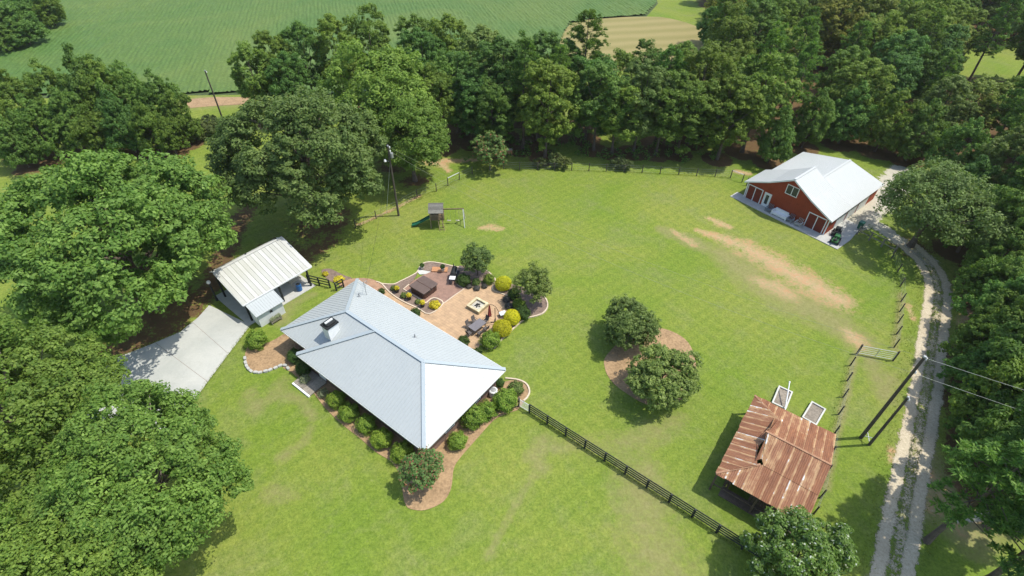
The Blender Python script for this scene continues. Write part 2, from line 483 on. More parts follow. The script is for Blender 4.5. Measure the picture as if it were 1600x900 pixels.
# ------------------------------------------------------------------ mesh builder
class MB:
    def __init__(self):
        self.v, self.f = [], []

    def poly(self, pts, faces):
        o = len(self.v)
        self.v += [tuple(map(float, p)) for p in pts]
        self.f += [tuple(o + i for i in f) for f in faces]
        return self

    def box(self, x0, x1, y0, y1, z0, z1):
        p = [(x0, y0, z0), (x1, y0, z0), (x1, y1, z0), (x0, y1, z0), (x0, y0, z1), (x1, y0, z1), (x1, y1, z1), (x0, y1, z1)]
        return self.poly(p, [(3, 2, 1, 0), (4, 5, 6, 7), (0, 1, 5, 4), (1, 2, 6, 5), (2, 3, 7, 6), (3, 0, 4, 7)])

    def bevbox(self, x0, x1, y0, y1, z0, z1, r, n=3):
        """box with rounded vertical corners and a softened top edge"""
        ring = []
        for cx, cy, a0 in ((x1 - r, y1 - r, 0), (x0 + r, y1 - r, 90), (x0 + r, y0 + r, 180), (x1 - r, y0 + r, 270)):
            for k in range(n + 1):
                a = math.radians(a0 + 90 * k / n)
                ring.append((cx + r * math.cos(a), cy + r * math.sin(a)))
        mx, my = (x0 + x1) / 2, (y0 + y1) / 2
        b = min(r * 0.4, (z1 - z0) * 0.4)
        k = 1 - b / max((x1 - x0), (y1 - y0)) * 2
        n2 = len(ring)
        pts = [(x, y, z0) for x, y in ring] + [(x, y, z1 - b) for x, y in ring] + [(mx + (x - mx) * k, my + (y - my) * k, z1) for x, y in ring]
        fs = [(i, (i + 1) % n2, n2 + (i + 1) % n2, n2 + i) for i in range(n2)] + [(n2 + i, n2 + (i + 1) % n2, 2 * n2 + (i + 1) % n2, 2 * n2 + i) for i in range(n2)]
        fs += [tuple(range(2 * n2, 3 * n2)), tuple(reversed(range(n2)))]
        return self.poly(pts, fs)

    def prism(self, pts, off):
        """planar polygon pts extruded by the vector off"""
        n = len(pts)
        q = [tuple(p[i] + off[i] for i in range(3)) for p in pts]
        return self.poly(list(pts) + q, [tuple(reversed(range(n))), tuple(range(n, 2 * n))] + [(i, (i + 1) % n, n + (i + 1) % n, n + i) for i in range(n)])

    def bar(self, a, b, w, h, up=(0, 0, 1)):
        a, b = Vector(a), Vector(b)
        d = (b - a).normalized()
        u = Vector(up)
        s = d.cross(u)
        if s.length < 1e-4:
            s = d.cross(Vector((1, 0, 0)))
        s.normalize()
        u = s.cross(d)
        s, u = s * w / 2, u * h / 2
        p = [a - s - u, a + s - u, a + s + u, a - s + u, b - s - u, b + s - u, b + s + u, b - s + u]
        return self.poly(p, [(0, 1, 2, 3), (7, 6, 5, 4), (0, 4, 5, 1), (1, 5, 6, 2), (2, 6, 7, 3), (3, 7, 4, 0)])

    def tube(self, pts, rad, n=8, cap=True):
        pts = [Vector(p) for p in pts]
        if isinstance(rad, (int, float)):
            rad = [rad] * len(pts)
        o = len(self.v)
        for i, p in enumerate(pts):
            d = (pts[min(i + 1, len(pts) - 1)] - pts[max(i - 1, 0)]).normalized()
            s = d.cross(Vector((0.31, 0.95, 0.1)))
            if s.length < 0.05:
                s = d.cross(Vector((1, 0, 0)))
            s.normalize()
            u = d.cross(s)
            for k in range(n):
                a = 2 * math.pi * k / n
                self.v.append(tuple(p + (s * math.cos(a) + u * math.sin(a)) * rad[i]))
        for i in range(len(pts) - 1):
            for k in range(n):
                self.f.append((o + i * n + k, o + i * n + (k + 1) % n, o + (i + 1) * n + (k + 1) % n, o + (i + 1) * n + k))
        if cap:
            self.f.append(tuple(o + k for k in reversed(range(n))))
            self.f.append(tuple(o + (len(pts) - 1) * n + k for k in range(n)))
        return self

    def lathe(self, prof, c=(0, 0, 0), n=16):
        o = len(self.v)
        for r, z in prof:
            for k in range(n):
                a = 2 * math.pi * k / n
                self.v.append((c[0] + r * math.cos(a), c[1] + r * math.sin(a), c[2] + z))
        for i in range(len(prof) - 1):
            for k in range(n):
                self.f.append((o + i * n + k, o + i * n + (k + 1) % n, o + (i + 1) * n + (k + 1) % n, o + (i + 1) * n + k))
        self.f.append(tuple(o + k for k in reversed(range(n))))
        self.f.append(tuple(o + (len(prof) - 1) * n + k for k in range(n)))
        return self

    def mesh(self, name, mat):
        me = bpy.data.meshes.new(name)
        me.from_pydata(self.v, [], self.f)
        me.materials.append(M[mat] if isinstance(mat, str) else mat)
        me.update()
        return me

    def build(self, name, mat, parent=None):
        return link(name, self.mesh(name, mat), parent)


def link(name, me, parent=None):
    o = bpy.data.objects.new(name, me)
    col.objects.link(o)
    if parent:
        o.parent = parent
    return o


def tag(o, label=None, cat=None, group=None, kind=None):
    for k, v in (('label', label), ('category', cat), ('group', group), ('kind', kind)):
        if v:
            o[k] = v
    return o


def thing(name, label, cat, loc=(0, 0, 0), rz=0.0, group=None, s=1.0):
    o = bpy.data.objects.new(name, None)
    o.empty_display_size = 0.2
    col.objects.link(o)
    o.location = tuple(map(float, loc))
    o.rotation_euler = (0, 0, rz)
    o.scale = (s, s, s) if isinstance(s, (int, float)) else s
    return tag(o, label, cat, group)


def struct(o, label):
    return tag(o, label, None, None, 'structure')


def copy_tree(o, loc, rz, s=1.0, label=None, group=None):
    c = o.copy()
    col.objects.link(c)
    c.location = tuple(map(float, loc))
    c.rotation_euler = (0, 0, rz)
    c.scale = (s, s, s) if isinstance(s, (int, float)) else s
    if label:
        c['label'] = label
    if group:
        c['group'] = group
    for ch in CHILD[o.name]:
        k = ch.copy()
        col.objects.link(k)
        k.parent = c
    return c


CHILD = {}


def smooth_poly(pts, n=5, closed=True):
    """Catmull-Rom through 2-D points"""
    P = [np.array(p[:2], float) for p in pts]
    out = []
    m_ = len(P)
    rng = range(m_ if closed else m_ - 1)
    for i in rng:
        if closed:
            a, b, c, d = P[(i - 1) % m_], P[i], P[(i + 1) % m_], P[(i + 2) % m_]
        else:
            a, b, c, d = P[max(i - 1, 0)], P[i], P[i + 1], P[min(i + 2, m_ - 1)]
        for k in range(n):
            t = k / n
            out.append(0.5 * (2 * b + (c - a) * t + (2 * a - 5 * b + 4 * c - d) * t * t + (3 * b - a - 3 * c + d) * t ** 3))
    if not closed:
        out.append(P[-1])
    return out


def sheet(name, pts, z, mat, label, smooth=0, thick=None):
    """flat piece of ground from photograph pixels"""
    P = [G(*p)[:2] for p in pts]
    if smooth:
        P = smooth_poly(P, smooth)
    b = MB()
    t = thick if thick else z * 0.9
    b.prism([(p[0], p[1], z - t) for p in P], (0, 0, t))
    return struct(b.build(name, mat), label)


def kerb(name, pts, label, wdt=0.16, top=0.13, closed=False, smooth=4, mat='edging', world=False):
    P = [np.array(p[:2]) if world else G(*p)[:2] for p in pts]
    if smooth:
        P = smooth_poly(P, smooth, closed)
    if closed:
        P.append(P[0])
    b = MB()
    n = len(P)
    Lf, Rt = [], []
    for i in range(n):
        d = P[min(i + 1, n - 1)] - P[max(i - 1, 0)]
        d /= np.linalg.norm(d) + 1e-9
        s = np.array([-d[1], d[0]]) * wdt / 2
        Lf.append(P[i] + s)
        Rt.append(P[i] - s)
    pts3 = []
    for i in range(n):
        pts3 += [(*Lf[i], -0.02), (*Lf[i], top), (*Rt[i], top), (*Rt[i], -0.02)]
    fs = []
    for i in range(n - 1):
        for k in range(3):
            fs.append((4 * i + k, 4 * i + k + 1, 4 * i + 5 + k, 4 * i + 4 + k))
    fs += [(0, 3, 2, 1), (4 * n - 4, 4 * n - 3, 4 * n - 2, 4 * n - 1)]
    b.poly(pts3, fs)
    return struct(b.build(name, mat), label)


# ------------------------------------------------------------------ foliage
def leaf_mesh(name, Pn, Nn, length, width, mat, rng, stretch=None, tv=None):
    """one rhombus leaf at every point; Nn the leaf normals"""
    n = len(Pn)
    Nn = Nn / (np.linalg.norm(Nn, axis=1, keepdims=True) + 1e-9)
    r = rng.normal(size=(n, 3)) if stretch is None else stretch + rng.normal(size=(n, 3)) * 0.35
    t = r - (r * Nn).sum(1, keepdims=True) * Nn
    t /= np.linalg.norm(t, axis=1, keepdims=True) + 1e-9
    s = np.cross(Nn, t)
    ln = length * rng.uniform(0.65, 1.35, (n, 1))
    wd = width * rng.uniform(0.7, 1.3, (n, 1))
    V = np.empty((n, 4, 3))
    V[:, 0] = Pn - t * ln * 0.5
    V[:, 1] = Pn + s * wd * 0.5 - Nn * wd * 0.18
    V[:, 2] = Pn + t * ln * 0.5 - Nn * ln * 0.12
    V[:, 3] = Pn - s * wd * 0.5 - Nn * wd * 0.18
    me = bpy.data.meshes.new(name)
    me.vertices.add(4 * n)
    me.vertices.foreach_set('co', V.reshape(-1).astype(np.float32))
    me.loops.add(4 * n)
    me.loops.foreach_set('vertex_index', np.arange(4 * n, dtype=np.int32))
    me.polygons.add(n)
    me.polygons.foreach_set('loop_start', np.arange(0, 4 * n, 4, dtype=np.int32))
    me.update(calc_edges=True)
    at = me.attributes.new('var', 'FLOAT', 'POINT')
    lv = rng.uniform(0, 1, n)
    if tv is not None:
        lv = np.where(lv > 0.90, lv, 0.45 * lv + 0.5 * tv)
    at.data.foreach_set('value', np.repeat(lv, 4).astype(np.float32))
    me.materials.append(M[mat])
    return me


def dirs(n, rng, zmin=-1.0):
    z = rng.uniform(zmin, 1, n)
    a = rng.uniform(0, 2 * np.pi, n)
    q = np.sqrt(1 - z * z)
    return np.stack([q * np.cos(a), q * np.sin(a), z], 1)


def fib(n, rng, zmin):
    i = np.arange(n) + 0.5
    z = 1 - (1 - zmin) * i / n
    a = i * 2.39996 + rng.uniform(0, 6)
    z = np.clip(z + rng.normal(size=n) * 0.06, -1, 1)
    a = a + rng.normal(size=n) * 0.25
    q = np.sqrt(1 - z * z)
    return np.stack([q * np.cos(a), q * np.sin(a), z], 1)


def crown_points(rng, R, zr, zc, nl, ns, nleaf, lobe=0.27, zmin=-0.45, skew=0.14, inner=0.0, sub=0.36):
    """leaf positions and normals: lobes on an uneven ellipsoid, sprays on the lobes, leaves on the sprays"""
    d = fib(nl, rng, zmin)
    rad = rng.uniform(0.66, 0.86, (nl, 1)) * (1 + skew * np.sin(3 * np.arctan2(d[:, 1], d[:, 0]) + rng.uniform(0, 6))[:, None])
    th_ = np.arctan2(d[:, 1], d[:, 0])
    rad = rad * (1 + 0.9 * skew * np.sin(2 * th_ + rng.uniform(0, 6)) + 0.6 * skew * np.sin(4 * d[:, 2] + th_ + rng.uniform(0, 6)))[:, None]
    lc = d * rad * np.array([R, R, zr])
    lr = lobe * (R * R * zr) ** (1 / 3) * rng.uniform(0.62, 1.35, (nl, 1))
    if inner:
        k = int(nl * inner)
        lc[-k:] *= rng.uniform(0.35, 0.7, (k, 1))
    # sprays
    sd = dirs(nl * ns, rng, -0.6).reshape(nl, ns, 3) + d[:, None, :] * 0.55
    sd /= np.linalg.norm(sd, axis=2, keepdims=True)
    sc_ = lc[:, None, :] + sd * lr[:, None, :] * rng.uniform(0.55, 1.08, (nl, ns, 1))
    sr = lr[:, None, :] * sub * rng.uniform(0.6, 1.3, (nl, ns, 1))
    scf, srf, sdf = sc_.reshape(-1, 3), sr.reshape(-1, 1), sd.reshape(-1, 3)
    m_ = len(scf)
    ld = dirs(m_ * nleaf, rng, -0.75)
    rr = rng.uniform(0.35, 1.0, (m_ * nleaf, 1)) ** 0.5
    scale = np.array([1.0, 1.0, 0.72])
    P = np.repeat(scf, nleaf, 0) + ld * np.repeat(srf, nleaf, 0) * rr * scale
    Nn = ld * 0.75 + np.repeat(sdf, nleaf, 0) * 0.25 + np.array([0, 0, 0.45]) + rng.normal(size=P.shape) * 0.32
    P[:, 2] += zc
    tv = np.repeat(rng.uniform(0, 1, m_), nleaf)
    return P, Nn, lc + np.array([0, 0, zc]), tv


def trunk_mesh(name, rng, base_r, top, tips, lean=(0, 0), mat='bark', nlimb=10, fork=0.45):
    """tapered trunk with curved limbs that run out to the crown's lobes"""
    b = MB()
    n = 7
    path = [Vector((lean[0] * (i / n) ** 1.5 + math.sin(i * 1.3) * base_r * 0.25 * (i > 0), lean[1] * (i / n) ** 1.5 + math.cos(i * 1.7) * base_r * 0.2 * (i > 0), top * i / n)) for i in range(n + 1)]
    rad = [base_r * (1.45 if i == 0 else 1.0) * (1 - 0.8 * i / n) for i in range(n + 1)]
    path[0].z = -0.15
    b.tube(path, rad, 9)
    idx = rng.choice(len(tips), min(nlimb, len(tips)), replace=False)
    for i in idx:
        e = Vector(tips[i])
        h = max(fork, min(0.9, (e.z / top) * 0.62))
        k = h * n
        j = min(int(k), n - 1)
        s = path[j].lerp(path[j + 1], k - j)
        e = s.lerp(e, float(rng.uniform(0.88, 1.22)))
        mid = s.lerp(e, 0.5) + Vector((0, 0, (e - s).length * -0.05 + 0.1)) + Vector(tuple(rng.normal(size=3) * 0.05 * (e - s).length))
        r0 = base_r * 0.42 * (1 - h * 0.5)
        r1 = max(r0 * 0.12, 0.02)
        b.tube([s, s.lerp(mid, 0.6), mid, e], [r0, r0 * 0.75, r0 * 0.55, r1], 6)
    return b.mesh(name, mat)


def broad_tree(seed, R, zr, zc, nl, ns, nleaf, leaf, wid, mat, base_r, lobe=0.27, zmin=-0.45, bark='bark', nlimb=12, top=None, skew=0.14, inner=0.12, fork=0.3, sub=0.36):
    rng = np.random.default_rng(seed)
    P, Nn, lc, tv = crown_points(rng, R, zr, zc, nl, ns, nleaf, lobe, zmin, skew, inner, sub)
    keep = P[:, 2] > 0.25
    cm = leaf_mesh('crown', P[keep], Nn[keep], leaf, wid, mat, rng, None, tv[keep])
    tm = trunk_mesh('trunk', rng, base_r, top or zc + zr * 0.35, lc, (rng.normal() * 0.3, rng.normal() * 0.3), bark, nlimb, fork)
    return tm, cm


def pine_tree(seed, H, R, mat='pine', base_r=0.24, start=0.38, nb=46, nn=190):
    rng = np.random.default_rng(seed)
    b = MB()
    n = 8
    path = [Vector((math.sin(i * 0.9 + seed) * 0.10, math.cos(i * 1.1 + seed) * 0.10, H * 0.97 * i / n)) for i in range(n + 1)]
    path[0].z = -0.15
    b.tube(path, [base_r * (1.3 if i == 0 else 1) * (1 - 0.85 * i / n) for i in range(n + 1)], 8)
    Ps, Ns, Ss = [], [], []
    for i in range(nb):
        t = start + (1 - start) * (i + rng.uniform(0, 1)) / nb
        z0 = H * t
        a = i * 2.4 + rng.normal() * 0.4
        env = math.sin(min(1, (1 - t) / (1 - start) * 1.25 + 0.12) * math.pi * 0.5)
        ln = R * env * rng.uniform(0.6, 1.1) + 0.25
        e = np.array([math.cos(a) * ln, math.sin(a) * ln, z0 + ln * rng.uniform(0.05, 0.42)])
        s = np.array([0, 0, z0])
        b.tube([tuple(s), tuple(s + (e - s) * 0.55 + np.array([0, 0, -0.05 * ln])), tuple(e)], [base_r * 0.26 * (1.15 - t), base_r * 0.16, 0.015], 5, False)
        for k in range(3 + int(ln * 1.6)):
            f = rng.uniform(0.45, 1.05)
            c = s + (e - s) * f + rng.normal(size=3) * np.array([0.34, 0.34, 0.22]) * (0.5 + ln * 0.22)
            q = int(nn / 5)
            d = dirs(q, rng, -0.35)
            rad = rng.uniform(0.28, 0.55)
            Ps.append(c + d * rad * rng.uniform(0.35, 1, (q, 1)))
            Ss.append(d)
            Ns.append(np.cross(d, rng.normal(size=(q, 3))) + np.array([0, 0, 0.5]))
    cm = leaf_mesh('crown', np.concatenate(Ps), np.concatenate(Ns), 0.42, 0.12, mat, rng, np.concatenate(Ss))
    return b.mesh('trunk', 'bark'), cm


def ball_shrub(seed, R, mat, leaf=0.10, n=5200, squash=0.92, rough=0.05):
    """clipped round shrub: leaves over a slightly uneven ball, stems inside"""
    rng = np.random.default_rng(seed)
    d = dirs(n, rng, -0.75)
    ph = np.arctan2(d[:, 1], d[:, 0])
    un = 1 + rough * np.sin(5 * ph + 3 * d[:, 2]) + rough * np.sin(9 * d[:, 2] + 4 * ph + 1)
    rr = (R * un * rng.uniform(0.80, 1.04, n))[:, None]
    P = d * rr * np.array([1, 1, squash])
    P[:, 2] += R * squash * 0.86
    P[:, 2] = np.maximum(P[:, 2], 0.03)
    cm = leaf_mesh('foliage', P, d + rng.normal(size=d.shape) * 0.45 + np.array([0, 0, 0.25]), leaf, leaf * 0.65, mat, rng)
    b = MB()
    for k in range(5):
        a = k * 1.256
        b.tube([(0.05 * math.cos(a), 0.05 * math.sin(a), -0.03), (0.25 * R * math.cos(a), 0.25 * R * math.sin(a), R * 0.6), (0.55 * R * math.cos(a), 0.55 * R * math.sin(a), R * 1.15)], [0.03, 0.022, 0.008], 5)
    return b.mesh('stem', 'bark'), cm


def make_plant(proto, name, label, cat, xy, rz=None, s=1.0, group=None, z=0.0, parts=('trunk', 'crown')):
    """a plant of its own: Empty, wood, leaves (meshes shared between look-alikes)"""
    t = thing(name, label, cat, (xy[0], xy[1], z), random.uniform(0, 6.28) if rz is None else rz, group, s)
    link(parts[0], proto[0], t)
    link(parts[1], proto[1], t)
    return t


def recolor(proto, mat):
    me = proto[1].copy()
    me.materials.clear()
    me.materials.append(M[mat])
    return proto[0], me


# ------------------------------------------------------------------ where the trees stand (world metres)
def under(cx, cy, hc):
    return G(cx, cy, hc)[:2]


# named single trees: key, crown centre in the photograph, height of that centre, crown radius
SINGLE = [
    ('oak_corner', 212, 748, 9.0, 6.9), ('oak_corner_left', 10, 648, 9.0, 8.0), ('oak_corner_low', 60, 880, 9.0, 6.2),
    ('oak_drive', 182, 374, 9.4, 11.2), ('oak_yard', 478, 250, 9.2, 10.0),
    ('tree_pole_a', 600, 165, 9.5, 7.0), ('tree_pole_b', 640, 215, 7.0, 5.2),
    ('tree_barn', 1458, 328, 5.6, 6.8), ('tree_shed', 1248, 872, 3.4, 3.7),
]
SPOT = {k: (under(cx, cy, h), R) for k, cx, cy, h, R in SINGLE}

# the tree line behind the back fence and the woods to the right
rngT = np.random.default_rng(21)
FOREST = []      # (x, y, kind, scale, zone)


def inpoly(x, y, poly):
    c = False
    n = len(poly)
    for i in range(n):
        x1, y1 = poly[i]
        x2, y2 = poly[(i + 1) % n]
        if (y1 > y) != (y2 > y) and x < (x2 - x1) * (y - y1) / (y2 - y1) + x1:
            c = not c
    return c


def crown_box(x, y, hgt, R):
    ps = [proj((x + dx, y, z)) for dx in (-R, R) for z in (hgt * 0.35, hgt)]
    return min(p[0] for p in ps), max(p[0] for p in ps), min(p[1] for p in ps), max(p[1] for p in ps)


CLEAR = [(1008, 44), (1040, 52), (1060, 40), (980, 42), (1085, 48), (1020, 65), (1565, 96), (1585, 100), (1545, 92), (1598, 102), (1575, 108), (1590, 90)]


def try_tree(x, y, kind, s, zone, mind):
    s = s * 0.9
    hgt, R = {'broad': (16, 4.6), 'pine': (18, 2.6)}[kind]
    hgt, R = hgt * s, R * s
    x0, x1, y0, y1 = crown_box(x, y, hgt, R * 1.05)
    if x1 < -60 or x0 > 1700 or y1 < -30:
        return False
    if any(x0 < a < x1 and y0 < b < y1 for a, b in CLEAR):
        return False
    gq = G(1567, 97)
    if abs(y - gq[1]) < 11 and -16 < x - gq[0] < 22:
        return False
    for q in FOREST:
        if (q[0] - x) ** 2 + (q[1] - y) ** 2 < mind ** 2:
            return False
    FOREST.append((x, y, kind, s, zone))
    return True


# tree line: three uneven rows
line_px = [(690, 236), (760, 240), (830, 243), (900, 246), (980, 249), (1060, 252), (1130, 252), (1190, 246)]
line_w = smooth_poly([G(*p)[:2] for p in line_px], 6, False)
for row, (dy, step) in enumerate(((1.4, 3.7), (6.5, 4.6), (12.5, 5.2))):
    acc = 0.0
    for i in range(1, len(line_w)):
        a, b = line_w[i - 1], line_w[i]
        acc += np.linalg.norm(b - a)
        if acc > step:
            acc = 0.0
            x, y = b + np.array([rngT.normal() * 0.8, dy + rngT.normal() * 1.0])
            kd = 'pine' if rngT.random() < (0.22, 0.42, 0.35)[row] else 'broad'
            try_tree(x, y, kd, rngT.uniform(0.84, 1.12) * (1.0 if kd == 'broad' else 1.06), 'line', 2.6)
# woods
W_POLY = [tuple(G(*p)[:2]) for p in [(1195, 238), (1240, 222), (1300, 214), (1395, 226), (1470, 250), (1520, 300), (1528, 345), (1555, 400), (1580, 440), (1592, 500), (1588, 560), (1600, 640), (1640, 715), (1700, 780), (1760, 800)]]
W_POLY += [(90, 20), (200, 90), (250, 200), (200, 240), (46, 240), (60, 150), (44, 128), (30, 108), (22, 97)]
k = 0
while k < 9000:
    k += 1
    x, y = rngT.uniform(20, 175), rngT.uniform(12, 215)
    if not inpoly(x, y, W_POLY):
        continue
    d = math.hypot(x, y)
    try_tree(x, y, 'pine' if rngT.random() < 0.22 else 'broad', rngT.uniform(0.78, 1.14), 'woods', 4.5 if d < 95 else 6.0)

# thicket on the left and trees behind the oaks: crown centre px, height, scale
LEFT = [(28, 160, 5.6, .62), (82, 150, 5.8, .60), (138, 136, 6.8, .70), (165, 148, 6.2, .62), (208, 152, 5.8, .60), (252, 162, 5.4, .54), (280, 184, 4.6, .44), (112, 188, 5.0, .56), (190, 192, 5.0, .55), (232, 200, 4.4, .48), (60, 200, 5.0, .58), (5, 192, 5.2, .60), (150, 205, 4.2, .5), (262, 210, 3.4, .38), (20, 222, 4.2, .5)]
BEHIND = [(398, 128, 7.0, .74), (432, 112, 7.5, .78), (478, 100, 8.0, .84), (528, 92, 8.4, .88), (580, 82, 8.4, .84), (455, 135, 6.5, .7), (660, 112, 8.0, .84), (655, 88, 8.0, .86), (705, 92, 8.4, .92), (712, 135, 8.0, .88), (680, 165, 7.0, .74)]
EDGE = [(1570, 398, 4.6, .60), (1558, 445, 3.8, .52), (1592, 480, 5.0, .62), (1566, 525, 4.6, .60), (1600, 565, 5.4, .66), (1560, 590, 4.2, .56), (1598, 635, 5.2, .66), (1572, 668, 4.0, .5), (1612, 705, 5.4, .66), (1505, 300, 5.0, .62), (1530, 345, 4.8, .60), (1440, 205, 5.0, .6), (1390, 190, 5.2, .64), (1330, 178, 5.2, .64), (1270, 186, 5.0, .58), (1215, 212, 4.6, .5), (1500, 235, 5.0, .58)]
SHADE = [(1690, 712, 10.5, .85)]
FARLEFT = [(28, 36, 5.0, .80), (74, 14, 4.2, .62), (-12, 24, 5.4, .85), (40, 4, 5.0, .80), (-2, 46, 4.6, .75)]


# ------------------------------------------------------------------ ground
def build_ground():
    xs = np.concatenate([np.linspace(-900, -110, 14), np.arange(-105, -60, 2.0), np.arange(-60, 72, 0.42), np.arange(72, 130, 2.0), np.linspace(135, 900, 14)])
    ys = np.concatenate([np.linspace(-300, 0, 8), np.arange(4, 10, 1.0), np.arange(10, 92, 0.42), np.arange(92, 170, 2.0), np.linspace(180, 1500, 16)])
    X, Y = np.meshgrid(xs, ys)
    Z_ = np.zeros_like(X)
    nx, ny = len(xs), len(ys)
    msk = np.zeros((ny, nx, 4))

    def blob(ch, x, y, r, amt=1.0, soft=0.45):
        d = np.hypot(X - x, Y - y) / r
        v = np.clip((1 - d) / soft + 0.0, 0, 1) * amt
        msk[..., ch] = np.maximum(msk[..., ch], v)

    def path(ch, pts, wd, amt=1.0, world=False, soft=0.7):
        P = [np.array(p[:2]) if world else G(*p)[:2] for p in pts]
        W = wd if hasattr(wd, '__len__') else [wd] * len(P)
        for i in range(len(P) - 1):
            a, b = P[i], P[i + 1]
            ab = b - a
            t = np.clip(((X - a[0]) * ab[0] + (Y - a[1]) * ab[1]) / (ab @ ab), 0, 1)
            d = np.hypot(X - a[0] - t * ab[0], Y - a[1] - t * ab[1])
            w_ = W[i] * (1 - t) + W[i + 1] * t
            v = np.clip((w_ - d) / (w_ * soft), 0, 1) * amt
            msk[..., ch] = np.maximum(msk[..., ch], v)

    # forest floor under trees
    for x, y, kd, s, zn in FOREST:
        blob(1, x, y, 5.6 * s + 1.0 if zn == 'woods' else 3.4 * s, 1.0, 0.35)
    for k_, (xy, R) in SPOT.items():
        if k_ in ('oak_yard', 'oak_drive', 'tree_pole_a', 'tree_pole_b', 'tree_barn'):
            blob(1, xy[0], xy[1], R * (0.62 if k_ != 'tree_barn' else 0.55), 0.62, 0.7)
    for cx, cy, h, s in LEFT + BEHIND + FARLEFT + EDGE:
        q = under(cx, cy, h)
        blob(1, q[0], q[1], 5.0 * s + 0.4, 1.0, 0.4)
    Pw = W_POLY
    okw = np.zeros(X.shape, bool)
    for i in range(len(Pw)):
        (x1, y1), (x2, y2) = Pw[i], Pw[(i + 1) % len(Pw)]
        if y1 != y2:
            okw ^= ((y1 > Y) != (y2 > Y)) & (X < (x2 - x1) * (Y - y1) / (y2 - y1) + x1)
    gc = G(1567, 97)
    okw &= np.hypot((X - gc[0]) / 26, (Y - gc[1]) / 12) > 1
    msk[..., 1] = np.maximum(msk[..., 1], okw * 0.9)
    sel = np.hypot((X - gc[0]) / 26, (Y - gc[1]) / 12) < 1
    msk[..., 1][sel] = 0
    path(1, [(120, 580), (200, 545), (290, 492), (335, 440), (350, 395), (372, 352), (392, 318)], [3.2, 3.0, 2.8, 2.6, 2.6, 2.4, 2.2], 0.6)
    path(1, [(430, 385), (475, 400), (515, 375)], [3.2, 3.0, 2.2], 0.55)
    # bare red clay
    path(0, [zd(260, 150), zd(400, 195), zd(550, 255), zd(700, 330), zd(850, 420), zd(980, 495), zd(1100, 560)], [0.8, 1.9, 3.2, 3.6, 3.9, 3.7, 3.0], 0.62, soft=1.0)
    path(0, [zd(320, 75), zd(385, 105), zd(450, 130)], [0.6, 1.4, 0.9], 0.58, soft=0.9)
    path(0, [zd(620, 450), zd(720, 480), zd(800, 530)], [1.8, 2.8, 2.0], 0.50, soft=1.0)
    path(0, [zd(1140, 740), zd(1200, 800)], [1.2, 1.7], 0.55, soft=0.9)
    path(0, [zd(120, 150), zd(230, 225)], [0.8, 1.4], 0.48, soft=0.9)
    path(0, [(752, 357), (768, 356), (784, 358)], [0.8, 1.4, 0.8], 0.52, soft=0.8)
    path(0, [(702, 268), (690, 256), (668, 252), (745, 250)], [0.8, 1.6, 1.5, 1.0], 0.7, soft=1.0)
    path(0, [(655, 306), (625, 322), (590, 338), (560, 352)], [0.5, 0.5, 0.5, 0.4], 0.68, soft=0.9)
    path(0, [(1420, 478), (1427, 500)], [0.7, 0.5], 0.62, soft=1.0)
    path(0, [(1512, 488), (1500, 505)], [1.0, 0.8], 0.66, soft=1.0)
    path(0, [(1395, 700), (1390, 720)], [0.5, 0.5], 0.7, soft=1.0)
    path(0, [(1448, 790), (1462, 800)], [0.9, 0.6], 0.6, soft=1.0)
    path(0, [(1168, 271), (1150, 268)], [1.0, 1.0], 0.75, soft=1.0)
    # dry and worn grass
    path(2, [zd(430, 300), zd(600, 440), zd(800, 540), zd(1000, 640), zd(1200, 790)], [3.0, 3.8, 4.2, 3.8, 2.8], 0.95, soft=1.0)
    path(2, [zd(200, 200), zd(420, 300), zd(640, 330), zd(1100, 560)], [1.8, 2.2, 2.8, 2.2], 0.66, soft=0.9)
    path(2, [zd(60, 150), zd(260, 240)], [1.6, 1.6], 0.62)
    path(2, [(1000, 745), (1010, 830), (1040, 900)], [3.4, 4.0, 4.5], 0.66, soft=0.9)
    path(2, [(850, 690), (835, 715), (850, 735)], [1.2, 1.5, 1.0], 0.66, soft=1.0)
    path(2, [(835, 740), (800, 800), (760, 870)], [0.5, 0.5, 0.6], 0.55, soft=1.0)
    path(2, [(860, 700), (1000, 690), (1060, 655)], [1.0, 2.2, 1.6], 0.52, soft=1.0)
    path(2, [(430, 615), (470, 625), (490, 655), (478, 690), (440, 715)], [1.2, 0.8, 0.7, 0.7, 1.0], 0.60, soft=1.0)
    path(2, [(390, 620), (400, 640), (440, 600)], [1.6, 1.2, 1.4], 0.55, soft=1.0)
    path(2, [(420, 770), (455, 775)], [1.4, 1.2], 0.52, soft=1.0)
    path(2, [(1360, 560), (1385, 620), (1390, 590)], [1.5, 1.8, 1.6], 0.75, soft=1.0)
    path(2, [(1345, 545), (1335, 560), (1322, 620), (1305, 690), (1290, 760)], 0.55, 0.85, soft=0.8)
    path(2, [(1408, 460), (1405, 500), (1398, 545)], 0.5, 0.85, soft=0.8)
    path(2, [(440, 500), (460, 470), (490, 460)], [1.5, 1.2, 0.8], 0.62, soft=1.0)
    path(2, [(1450, 800), (1480, 770), (1500, 820)], [2.2, 2.2, 2.0], 0.80, soft=0.9)
    path(2, [(300, 160), (372, 160)], 3.0, 0.85, soft=0.6)
    path(2, [(1040, 560), (1000, 480)], 0.2, 0.2)
    path(0, [(1450, 745), (1475, 775), (1500, 815), (1545, 800)], [1.6, 2.4, 2.0, 1.0], 0.40, soft=0.8)
    path(2, [(1440, 700), (1470, 760), (1510, 830), (1570, 790)], [2.0, 3.0, 3.0, 2.5], 0.9, soft=0.8)
    # gravel yard behind the barn and where the track turns
    path(3, [(1330, 350), (1362, 322), (1395, 292), (1410, 268)], [2.6, 3.2, 3.2, 2.6], 0.82, soft=0.6)
